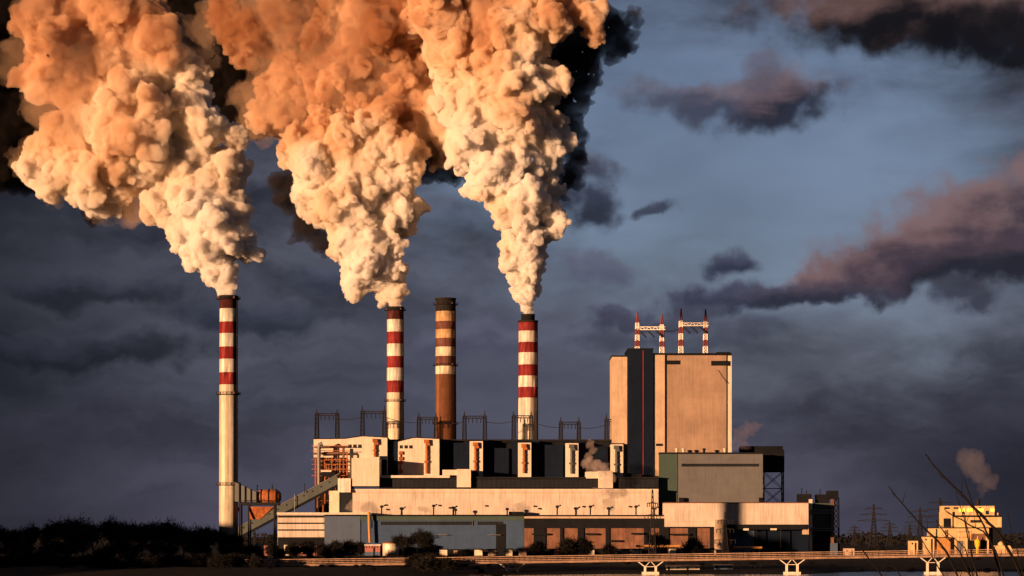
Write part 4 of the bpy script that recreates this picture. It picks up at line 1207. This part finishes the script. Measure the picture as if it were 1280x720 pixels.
for i, (u, v) in enumerate(SEC):
    plant_tree(PROT, u, v, rngt.uniform(1040, 1120), 'short bare tree in the black front row at the lower left', 1.4)['group'] = 'short bare trees in the front row at the lower left'
for i in range(64):
    u = -6 + i * 10.0 + rngt.uniform(-3, 3)
    plant_tree(BUSH, u, (690 if u < 318 or 515 < u < 580 else 711) + rngt.uniform(-4, 5), rngt.uniform(955, 1030), 'dense dark bush on the left bank, one of the low row against the water', 1.5)
MIDT = [(338, 676, 1480), (352, 683, 1420), (366, 674, 1500), (384, 672, 1500), (404, 676, 1480), (420, 672, 1510), (437, 671, 1515), (447, 674, 1570), (410, 685, 1380), (424, 684, 1400), (388, 690, 1340),
        (505, 664, 1505), (520, 657, 1500), (531, 664, 1490), (540, 676, 1480), (513, 680, 1400), (529, 685, 1380), (672, 672, 1520), (712, 668, 1525), (727, 667, 1530), (760, 676, 1520), (826, 662, 1525), (866, 668, 1530), (1086, 682, 1500), (1100, 680, 1480), (1120, 684, 1450)]
ML = ['bare tree before the left end of the banded annex', 'low bare tree below the left end of the banded annex', 'bare tree before the middle of the banded annex', 'bare tree before the right end of the banded annex', 'bare tree at the seam of banded annex and pale blue wall', 'bare tree before the left of the pale blue wall', 'bare tree before the middle of the pale blue wall', 'bare tree left of the yellow standpipe',
      'low dark tree left of the pink pump house', 'low dark tree close to the pink pump house', 'low dark tree behind the left end of the bridge railing', 'left tree of the dark clump before the blue hall', 'tallest tree of the dark clump before the blue hall', 'right tree of the dark clump before the blue hall', 'lower tree trailing off the dark clump before the blue hall',
      'low front tree of the clump, nearest the steel tank', 'low front tree of the clump, nearest the bridge railing', 'dark tree before the left end of the brown hall', 'dark tree left of the middle of the brown hall', 'dark tree at the middle of the brown hall', 'small dark tree right of the middle of the brown hall', 'dark tree above the long orange pipe run', 'dark tree near the right end of the brown hall',
      'small dark tree left among the far pylons', 'small dark tree between far pylons and works', 'small dark tree just left of the works outbuildings']
for (u, v, Y), lab in zip(MIDT, ML):
    if v >= 666: plant_tree(BUSH, u, v, Y, lab.replace('tree', 'bush'), 0.95)
    else: plant_tree(PROT, u, v, Y, lab, 1.25)
for i in range(60):
    u = 300 + i * 16.5 + rngt.uniform(-6, 6)
    plant_tree(BUSH, u, (703 if u < 560 else 707) + rngt.uniform(-2, 4) if i % 2 else 695 + rngt.uniform(-2, 3), rngt.uniform(1075, 1100) if i % 2 else rngt.uniform(1260, 1400), 'low dark bush growing along the shore behind the bridge', 2.0)

# bare shrub close to the camera at the lower right
YZ = 60.0
t = thing('bare_shrub', 'large bare shrub of long dark twigs close by at the lower right corner', 'shrub', (X(1235, YZ), YZ, ground_z(X(1235, YZ), YZ)))
root = Vector((X(1250, YZ), YZ, ground_z(X(1250, YZ), YZ) - .1))
STEMS = [([(1155, 568), (1160, 575), (1170, 587), (1183, 601), (1200, 617), (1213, 633), (1227, 645), (1241, 660), (1252, 676), (1263, 695), (1275, 722)], 2.7),
         ([(1115, 607), (1125, 621), (1139, 637), (1151, 651), (1164, 664), (1176, 675), (1188, 690), (1204, 725)], 2.0),
         ([(1222, 594), (1227, 607), (1233, 625), (1241, 642), (1249, 656), (1254, 668), (1262, 690), (1270, 722)], 2.2),
         ([(1202, 613), (1206, 628), (1212, 645), (1216, 665), (1222, 690), (1230, 722)], 1.4),
         ([(1168, 650), (1180, 668), (1198, 690), (1212, 722)], 1.9), ([(1188, 637), (1192, 655), (1197, 680), (1200, 700), (1206, 724)], 1.5),
         ([(1190, 636), (1205, 646), (1222, 656), (1240, 664), (1256, 690), (1266, 722)], 1.8), ([(1200, 663), (1214, 673), (1228, 686), (1238, 722)], 1.3),
         ([(1065, 668), (1078, 684), (1090, 700), (1108, 724)], 1.7), ([(1100, 700), (1108, 712), (1114, 724)], 1.5), ([(1150, 655), (1160, 676), (1175, 700), (1190, 724)], 1.3),
         ([(1275, 610), (1268, 640), (1270, 680), (1278, 722)], 1.2), ([(1234, 640), (1240, 670), (1248, 700), (1254, 724)], 1.4)]
rg = random.Random(9)
for pts, w in STEMS:
    yy = YZ + rg.uniform(-2.5, 2.5)
    P3 = [Vector((X(u, YZ), yy, Z(v, YZ))) for u, v in pts]
    P3.append(P3[-1].lerp(root, .4) - Vector((0, 0, .3))); P3.append(root + Vector((rg.uniform(-.3, .3), 0, -.2)))
    k = YZ / F
    n_ = len(P3)
    # refine with small kinks
    Q = []
    for a, b in zip(P3[:-1], P3[1:]):
        Q += [a, a.lerp(b, .5) + Vector((rg.gauss(0, .012), rg.gauss(0, .03), rg.gauss(0, .012)))]
    Q.append(P3[-1])
    mb = MB()
    mb.tube(Q, [w * k * (0.28 + 0.42 * min(1, i / (len(Q) * .6))) for i in range(len(Q))], 7)
    for i in range(2, len(Q) - 3):
        if rg.random() < .75:
            d = (Q[i - 1] - Q[i]).normalized(); s = rg.choice((-1, 1))
            e = (d * rg.uniform(.6, 1) + Vector((s * .6, rg.uniform(-.3, .3), .25))).normalized(); l = rg.choice((.04, .05, .06, .16, .3))
            mb.tube([Q[i], Q[i] + e * l * .5, Q[i] + e * l + Vector((0, 0, .01))], [.30 * w * k, .22 * w * k, .08 * w * k], 5)
    mb.build('branch', M['bark'], t)

# the far wood that closes the horizon
rw = random.Random(31); mb = MB()
for i in range(5200):
    u = rw.uniform(-60, 1340); Y = rw.uniform(3300, 3700); x = X(u, Y)
    hmax = 13 + 7 * noise.noise(Vector((u / 38, 0, 5))) + 4 * noise.noise(Vector((u / 9, 2, 5)))
    z = rw.uniform(0, max(4, hmax)); a = rw.uniform(0, 3.14); w = rw.uniform(1.5, 3.5)
    d = Vector((math.cos(a), math.sin(a) * .5, rw.uniform(-.3, .3))) * w; up = Vector((rw.uniform(-1, 1), 0, rw.uniform(1.5, 4)))
    c = Vector((x, Y, z))
    mb.add([c - d, c + d, c + d * .4 + up, c - d * .5 + up], [(0, 1, 2, 3)])
o = mb.build('far_wood', M['twig']); tag(o, 'far dark wood closing the horizon behind the plant', 'wood', None, 'stuff')

# ------------------------------------------------------------------ smoke
def smoke_material(name, albedo, density, aniso=0.0):
    m = bpy.data.materials.new(name)
    m.use_nodes = True
    nt = m.node_tree
    nt.nodes.clear()
    o = nt.nodes.new('ShaderNodeOutputMaterial')
    v = nt.nodes.new('ShaderNodeVolumePrincipled')
    v.inputs['Color'].default_value = (*albedo, 1)
    v.inputs['Density'].default_value = density
    v.inputs['Anisotropy'].default_value = aniso
    nt.links.new(v.outputs[0], o.inputs['Volume'])
    return m


_prng = np.random.default_rng(11)
_perm = np.concatenate([_prng.permutation(256)] * 3)
_grad = _prng.normal(size=(256, 3)); _grad /= np.linalg.norm(_grad, axis=1)[:, None]


def perlin(p):
    """gradient noise of an (n, 3) array, about -0.7 to 0.7"""
    i = np.floor(p).astype(np.int64); f = p - i
    w = f * f * f * (f * (f * 6 - 15) + 10)
    i &= 255
    out = np.zeros(len(p))
    for dx in (0, 1):
        for dy in (0, 1):
            for dz in (0, 1):
                h = _perm[_perm[_perm[i[:, 0] + dx] + i[:, 1] + dy] + i[:, 2] + dz]
                g = _grad[h]
                d = g[:, 0] * (f[:, 0] - dx) + g[:, 1] * (f[:, 1] - dy) + g[:, 2] * (f[:, 2] - dz)
                out += d * (w[:, 0] if dx else 1 - w[:, 0]) * (w[:, 1] if dy else 1 - w[:, 1]) * (w[:, 2] if dz else 1 - w[:, 2])
    return out


def mesh_normals(co, tris):
    a, b, c = co[tris[:, 0]], co[tris[:, 1]], co[tris[:, 2]]
    fn = np.cross(b - a, c - a)
    n = np.zeros_like(co)
    for j in range(3):
        for ax in range(3):
            n[:, ax] += np.bincount(tris[:, j], fn[:, ax], len(co))
    return n / (np.linalg.norm(n, axis=1)[:, None] + 1e-9)


def puff_mesh(name, lobes, Y, voxel, min_px, seed, warp=6.0, billow=4.6, fill=0.8, gen=2, held=False, slim=1.0, lobe=0.80):
    """billowing smoke: each lobe of (u, v, radius in px, depth in px) carries smaller puffs,
    which carry smaller ones; their union is skinned, warped and roughened"""
    rng = np.random.default_rng(seed)
    k = Y / F
    pts, rad, level = [], [], []
    for lb in lobes:
        u, v, r = lb[0], lb[1], lb[2] * slim
        d = lb[3] if len(lb) > 3 else rng.uniform(-0.4, 0.4) * r
        level.append((np.array(P(u, v, Y)) + np.array((0, d * k, 0)), r * k * lobe))
    for g in range(gen + 1):
        nxt = []
        for c, r in level:
            pts.append(c); rad.append(r)
            if g < gen:
                for _ in range(int(rng.uniform(16, 24) * fill)):
                    dv = rng.normal(size=3); dv /= np.linalg.norm(dv)
                    q = r * (0.17 + 0.46 * rng.random() ** 1.5)
                    if q >= min_px * k:
                        nxt.append((c + dv * (r - q * rng.uniform(-0.25, 0.35)), q))
        level = nxt
    pts = np.array(pts); rad = np.array(rad)
    me = bpy.data.meshes.new(name + '_points')
    me.vertices.add(len(pts))
    me.vertices.foreach_set('co', pts.astype(np.float32).ravel())
    me.attributes.new('radius', 'FLOAT', 'POINT').data.foreach_set('value', rad.astype(np.float32))
    ob = bpy.data.objects.new(name + '_points', me)
    scene.collection.objects.link(ob)
    ng = bpy.data.node_groups.new('puffs', 'GeometryNodeTree')
    ng.interface.new_socket('Geometry', in_out='INPUT', socket_type='NodeSocketGeometry')
    ng.interface.new_socket('Geometry', in_out='OUTPUT', socket_type='NodeSocketGeometry')
    N, L = ng.nodes.new, ng.links.new
    gi, go = N('NodeGroupInput'), N('NodeGroupOutput')
    ra = N('GeometryNodeInputNamedAttribute'); ra.data_type = 'FLOAT'; ra.inputs['Name'].default_value = 'radius'
    mp = N('GeometryNodeMeshToPoints')
    L(gi.outputs[0], mp.inputs[0]); L(ra.outputs[0], mp.inputs['Radius'])
    pv = N('GeometryNodePointsToVolume'); pv.resolution_mode = 'VOXEL_SIZE'
    pv.inputs['Voxel Size'].default_value = voxel
    L(mp.outputs[0], pv.inputs['Points']); L(ra.outputs[0], pv.inputs['Radius'])
    vm = N('GeometryNodeVolumeToMesh'); vm.resolution_mode = 'GRID'
    vm.inputs['Threshold'].default_value = 0.1
    L(pv.outputs[0], vm.inputs[0]); L(vm.outputs[0], go.inputs[0])
    md = ob.modifiers.new('puffs', 'NODES'); md.node_group = ng
    dg = bpy.context.evaluated_depsgraph_get()
    res = bpy.data.meshes.new_from_object(ob.evaluated_get(dg), depsgraph=dg)
    bpy.data.objects.remove(ob); bpy.data.meshes.remove(me); bpy.data.node_groups.remove(ng)
    res.name = name; res.materials.clear()
    # keep the main body only
    bm = bmesh.new(); bm.from_mesh(res); seen = set(); best = []
    bm.verts.ensure_lookup_table()
    for v0 in bm.verts:
        if v0.index in seen: continue
        stack, comp = [v0], []
        seen.add(v0.index)
        while stack:
            v = stack.pop(); comp.append(v)
            for e in v.link_edges:
                w = e.other_vert(v)
                if w.index not in seen: seen.add(w.index); stack.append(w)
        if len(comp) > len(best): best = comp
    keep = {v.index for v in best}
    bmesh.ops.delete(bm, geom=[v for v in bm.verts if v.index not in keep], context='VERTS')
    bm.to_mesh(res); bm.free()
    n = len(res.vertices)
    co = np.empty(n * 3, np.float32); res.vertices.foreach_get('co', co); co = co.reshape(-1, 3).astype(float)
    ed = np.empty(len(res.edges) * 2, np.int32); res.edges.foreach_get('vertices', ed); ed = ed.reshape(-1, 2)
    res.calc_loop_triangles()
    tr = np.empty(len(res.loop_triangles) * 3, np.int32); res.loop_triangles.foreach_get('vertices', tr); tr = tr.reshape(-1, 3)
    deg = np.bincount(ed.ravel(), minlength=n)[:, None] + 1e-9
    for _ in range(3):                                         # take the voxel steps out
        s = np.stack([np.bincount(ed[:, 0], co[ed[:, 1], a], n) + np.bincount(ed[:, 1], co[ed[:, 0], a], n) for a in range(3)], 1)
        co = 0.4 * co + 0.6 * s / deg
    q = co / k                                                 # in units of a pixel of the photograph
    base = np.array(P(lobes[0][0], lobes[0][1], Y)) / k
    hold = np.clip(np.linalg.norm(q - base, axis=1) / 110 - 0.05, 0, 1)[:, None] if held else 1.0
    for wl, am in ((60, warp * 1.6), (24, warp)):
        off = np.stack([perlin(q / wl + o) for o in (3.1, 57.7, 91.3)], 1)
        q = q + off * am * hold
    co = q * k
    for wl, am in ((24, billow * 1.1), (12, billow * 0.62), (6, billow * 0.38), (3.2, billow * 0.20)):
        if wl * k < voxel * 2.2: continue
        no = mesh_normals(co, tr)
        calm = np.clip(0.75 + 1.5 * perlin(co / k / (wl * 2.6) + 5.5), 0.15, 1.7)      # some stretches smooth, some crisp
        co = co + no * ((np.abs(perlin(co / k / wl + 11.5)) * 2.2 - 0.45) * am * k * calm)[:, None]
    res.vertices.foreach_set('co', co.astype(np.float32).ravel())
    res.polygons.foreach_set('use_smooth', np.ones(len(res.polygons), bool))
    res.update()
    print(name, len(pts), 'puffs', n, 'verts')
    return res

# ------------------------------------------------------------------ the plumes
def plume_material(name, z0, z1, den0, den1, cols):
    """steam thinning upward, sunset orange and brown shade put into its patchy colour"""
    m = bpy.data.materials.new(name); m.use_nodes = True
    nt = m.node_tree; nt.nodes.clear()
    N, L = nt.nodes.new, nt.links.new
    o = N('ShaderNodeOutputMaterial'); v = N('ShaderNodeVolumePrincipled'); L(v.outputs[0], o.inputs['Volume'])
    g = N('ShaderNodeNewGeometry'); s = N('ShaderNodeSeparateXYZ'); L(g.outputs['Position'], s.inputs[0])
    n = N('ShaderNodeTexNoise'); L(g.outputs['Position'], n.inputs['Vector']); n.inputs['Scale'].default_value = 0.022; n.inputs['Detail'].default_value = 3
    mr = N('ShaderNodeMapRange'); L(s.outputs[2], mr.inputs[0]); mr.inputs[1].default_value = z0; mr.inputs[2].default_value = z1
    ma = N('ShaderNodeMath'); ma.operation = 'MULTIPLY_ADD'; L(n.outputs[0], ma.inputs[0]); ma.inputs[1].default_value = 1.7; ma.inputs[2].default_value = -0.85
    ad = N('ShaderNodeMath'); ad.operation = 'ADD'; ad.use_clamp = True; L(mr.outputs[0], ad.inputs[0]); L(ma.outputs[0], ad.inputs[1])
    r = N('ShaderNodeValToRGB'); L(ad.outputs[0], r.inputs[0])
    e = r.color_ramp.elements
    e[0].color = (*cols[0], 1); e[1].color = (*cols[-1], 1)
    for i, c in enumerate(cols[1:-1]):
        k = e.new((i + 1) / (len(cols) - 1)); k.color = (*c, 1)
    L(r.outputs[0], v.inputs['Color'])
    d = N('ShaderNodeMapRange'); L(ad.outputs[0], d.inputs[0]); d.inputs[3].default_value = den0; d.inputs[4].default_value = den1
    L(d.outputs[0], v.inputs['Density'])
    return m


C0, C1, C2, C3 = (0.988, 0.968, 0.945), (0.966, 0.90, 0.81), (0.90, 0.71, 0.52), (0.62, 0.36, 0.20)  # later tints put the sun's orange and fold shade into the colour
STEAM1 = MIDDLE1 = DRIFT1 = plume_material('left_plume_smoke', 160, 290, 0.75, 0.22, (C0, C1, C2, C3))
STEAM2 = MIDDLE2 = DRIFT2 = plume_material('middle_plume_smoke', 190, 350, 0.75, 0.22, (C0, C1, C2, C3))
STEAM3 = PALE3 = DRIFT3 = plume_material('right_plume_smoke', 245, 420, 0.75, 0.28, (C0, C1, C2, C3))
SHADE_SMOKE = smoke_material('shade_smoke', (0.06, 0.055, 0.06), 0.18)  # plume shade put in as near-black smoke beside the lit columns
BANK = smoke_material('black_shade_smoke', (0.028, 0.024, 0.023), 0.16)  # deep shade between the plumes, given as a black smoke colour
VEIL = smoke_material('brown_shade_smoke', (0.22, 0.13, 0.10), 0.045)  # shaded hollow of the left plume put in as brown smoke
WISP = smoke_material('thin_steam', (0.76, 0.66, 0.65), 0.08)


def lobes_at(lbs, d): return [(a, b, c, d + ((i * 37) % 41 - 20) * 0.8) for i, (a, b, c) in enumerate(lbs)]


def smoke_part(name, lobes, Y, mat, voxel, min_px, seed, parent, **kw):
    me = puff_mesh(name, lobes, Y, voxel, min_px, seed, **kw)
    me.materials.append(mat)
    o = bpy.data.objects.new(name, me); COL.objects.link(o); o.parent = parent
    o.matrix_parent_inverse = Matrix.Translation(-parent.location)
    return o


G = 'smoke plumes rising from the chimneys'
Q = dict(gen=2, fill=0.95)
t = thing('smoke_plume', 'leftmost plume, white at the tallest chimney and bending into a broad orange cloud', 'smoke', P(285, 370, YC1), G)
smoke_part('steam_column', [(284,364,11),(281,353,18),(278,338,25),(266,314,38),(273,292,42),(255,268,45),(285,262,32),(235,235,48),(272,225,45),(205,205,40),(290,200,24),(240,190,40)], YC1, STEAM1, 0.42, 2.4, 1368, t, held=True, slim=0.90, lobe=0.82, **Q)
smoke_part('rising_smoke', [(175,165,56),(215,150,45),(262,165,30),(292,172,18),(180,205,42),(150,195,40),(200,175,45),(240,140,36)], YC1, MIDDLE1, 0.5, 2.4, 12, t, **Q)
smoke_part('drifting_smoke', [(140,190,45),(110,220,40),(62,207,34),(40,205,18),(90,180,45),(110,245,22),(140,235,30),(180,70,60),(215,80,38),(130,50,45),(150,110,45),(100,110,40),(65,60,40),(50,18,30),(120,10,50),(190,30,34),(60,100,35),(242,95,20)], YC1, DRIFT1, 0.58, 2.6, 1368, t, **Q)
smoke_part('shade_smoke', [(95,75,30,-48),(80,62,20,-46),(112,62,20,-46),(110,90,18,-46),(75,100,18,-40)], YC1, VEIL, 0.7, 3, 4, t, **Q)

VAPOUR = smoke_material('thin_vapour', (0.82, 0.62, 0.45), 0.018)
smoke_part('thin_vapour', [(180,70,74),(120,60,62),(60,70,56),(100,130,60),(60,205,44),(110,235,40),(150,200,60),(50,20,44),(225,60,46),(160,10,60)], YC1, VAPOUR, 1.0, 4, 40, t, gen=2, fill=0.7, warp=11, billow=7)
YS2 = 1690
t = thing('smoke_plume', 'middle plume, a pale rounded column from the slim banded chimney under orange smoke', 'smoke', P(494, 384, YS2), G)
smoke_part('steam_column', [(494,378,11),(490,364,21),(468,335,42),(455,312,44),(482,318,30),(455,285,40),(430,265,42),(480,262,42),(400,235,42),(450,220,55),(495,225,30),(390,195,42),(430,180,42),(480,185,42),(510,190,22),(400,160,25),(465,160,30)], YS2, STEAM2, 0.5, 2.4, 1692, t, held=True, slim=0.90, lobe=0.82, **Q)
smoke_part('rising_smoke', lobes_at([(475,35,35),(430,45,45),(480,80,50),(420,95,45),(450,125,35),(510,110,40),(540,150,40),(555,175,25)], 40), YS2, MIDDLE2, 0.62, 2.6, 22, t, **Q)
smoke_part('drifting_smoke', lobes_at([(390,35,25),(360,90,40),(385,110,38),(348,122,34),(322,140,18),(400,120,35),(440,90,40),(308,32,36),(278,8,30),(350,10,38),(500,20,60),(420,5,46)], 52), YS2, DRIFT2, 0.66, 2.6, 1693, t, **Q)
smoke_part('thin_vapour', lobes_at([(350,115,50),(320,145,28),(390,90,70),(308,30,48),(275,8,40),(360,20,60),(450,60,80),(520,130,56),(555,172,34)], 50), YS2, VAPOUR, 1.1, 4, 41, t, gen=2, fill=0.7, warp=11, billow=7)
smoke_part('shade_smoke', [(352,222,20,50),(360,245,22,50),(378,272,24,50),(400,295,18,50),(412,310,12,45)], YS2, SHADE_SMOKE, 0.8, 3, 6, t, **Q)
smoke_part('shade_smoke', [(540,196,26,60),(565,205,20,60),(575,180,20,60)], YS2, SHADE_SMOKE, 0.8, 3, 7, t, **Q)

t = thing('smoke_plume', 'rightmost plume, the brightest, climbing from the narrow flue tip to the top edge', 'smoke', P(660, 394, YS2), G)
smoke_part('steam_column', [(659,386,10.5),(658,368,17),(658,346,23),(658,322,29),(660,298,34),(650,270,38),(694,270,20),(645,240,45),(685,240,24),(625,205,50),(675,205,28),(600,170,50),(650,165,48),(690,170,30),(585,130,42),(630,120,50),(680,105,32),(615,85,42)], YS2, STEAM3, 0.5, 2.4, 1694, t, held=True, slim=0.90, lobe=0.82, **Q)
smoke_part('rising_smoke', [(600,80,45),(650,70,38),(560,60,40),(610,30,55),(575,90,36),(550,20,45),(640,30,40)], YS2, PALE3, 0.6, 2.4, 31, t, **Q)
smoke_part('drifting_smoke', [(660,35,42),(690,20,30),(715,15,22),(737,22,24),(742,40,14),(665,0,40)], YS2, DRIFT3, 0.6, 2.4, 1695, t, **Q)
smoke_part('shade_smoke', [(700,80,34,62),(720,45,38,62),(760,20,32,62),(785,38,20,62),(795,10,16,60),(705,120,28,60),(708,150,26,60),(722,180,18,60),(728,65,30,62),(716,208,20,60),(702,226,14,60),(690,100,40,66),(735,90,22,62),(770,50,20,62)], YS2, SHADE_SMOKE, 0.8, 2.6, 8, t, **Q)

t = thing('shade_bank', 'smoke bank coloured nearly black as shade behind the three plumes at the top left', 'smoke', P(250, 100, 1790))
smoke_part('shade_smoke', [(280,60,60,0),(230,20,60,10),(300,0,60,0),(200,110,50,0),(100,100,60,0),(60,40,60,5),(430,60,70,0),(380,10,60,0),(500,110,60,0),(600,60,60,0),(560,10,70,0),(270,120,42,0),(325,150,36,0),(20,110,52,0),(15,165,44,0),(55,165,44,0),(100,200,40,0),(150,240,26,0),(115,262,18,0),(300,135,36,0),(30,200,24,0),(620,20,60,0),(0,40,60,0),(10,0,60,0),(-10,150,60,0),(0,95,60,0),(30,215,30,0),(-5,205,40,0),(190,0,60,0)], 1790, BANK, 1.1, 4, 9, t, gen=2, fill=0.8)

# thin steam from small vents
def puff(label, lobes, Y, seed, mat=None, group='small steam puffs around the plant'):
    me = puff_mesh('steam_puff', lobes, Y, 0.35, 1.2, seed, gen=2, fill=0.6, warp=2.0, billow=1.0)
    me.materials.append(mat or WISP)
    o = bpy.data.objects.new('steam_puff', me); COL.objects.link(o)
    return tag(o, label, 'steam', group)


puff('low steam puff lying left of the yellow standpipe roof end', [(457,638,3,0),(450,635,6,0),(442,632,8,0),(436,633,6,0),(446,628,5,0)], YT - 9, 1)
puff('faint low steam puff above the middle of the blue hall roof', [(520,638,3,0),(515,636,5,0),(509,635,5,0),(524,634,3,0)], YT - 9, 2)
puff('steam puff beside the black roof kiosk at the end of the blue hall', [(646,640,3,0),(640,636,6,0),(634,632,7,0),(628,637,5,0)], YT - 9, 3)
puff('curling steam puff rising before the cream wall near the tall block', [(747,633,5,0),(745,626,8,0),(752,615,9,0),(758,602,9,0),(757,590,9,0),(748,582,9,0),(738,578,8,0),(763,612,7,0),(766,598,6,0)], YT - 9, 4)
puff('wisp of steam in the dark recess left of the tall block', [(737,572,6,0),(742,563,6,0),(738,555,6,0),(732,580,6,0)], YB - 6, 5)
WISP2 = smoke_material('faint_steam', (0.62, 0.52, 0.55), 0.022)
puff('faint steam drifting off the right corner of the tall block', [(919,560,6,0),(923,550,9,0),(930,543,10,0),(938,536,11,0),(928,557,8,0),(946,533,8,0),(921,540,6,0)], 1616, 6, WISP2)
WISP3 = smoke_material('works_steam', (0.72, 0.66, 0.70), 0.014)
puff('pinkish steam plume leaning left from the works stack at far right', [(1226.5,624,2.5,0),(1227,619,5,0),(1229,612,7,0),(1230,602,10,0),(1224,592,14,0),(1212,582,16,0),(1206,571,13,0),(1220,577,14,0),(1236,602,12,0),(1232,590,9,0)], YX + 9, 7, WISP3)
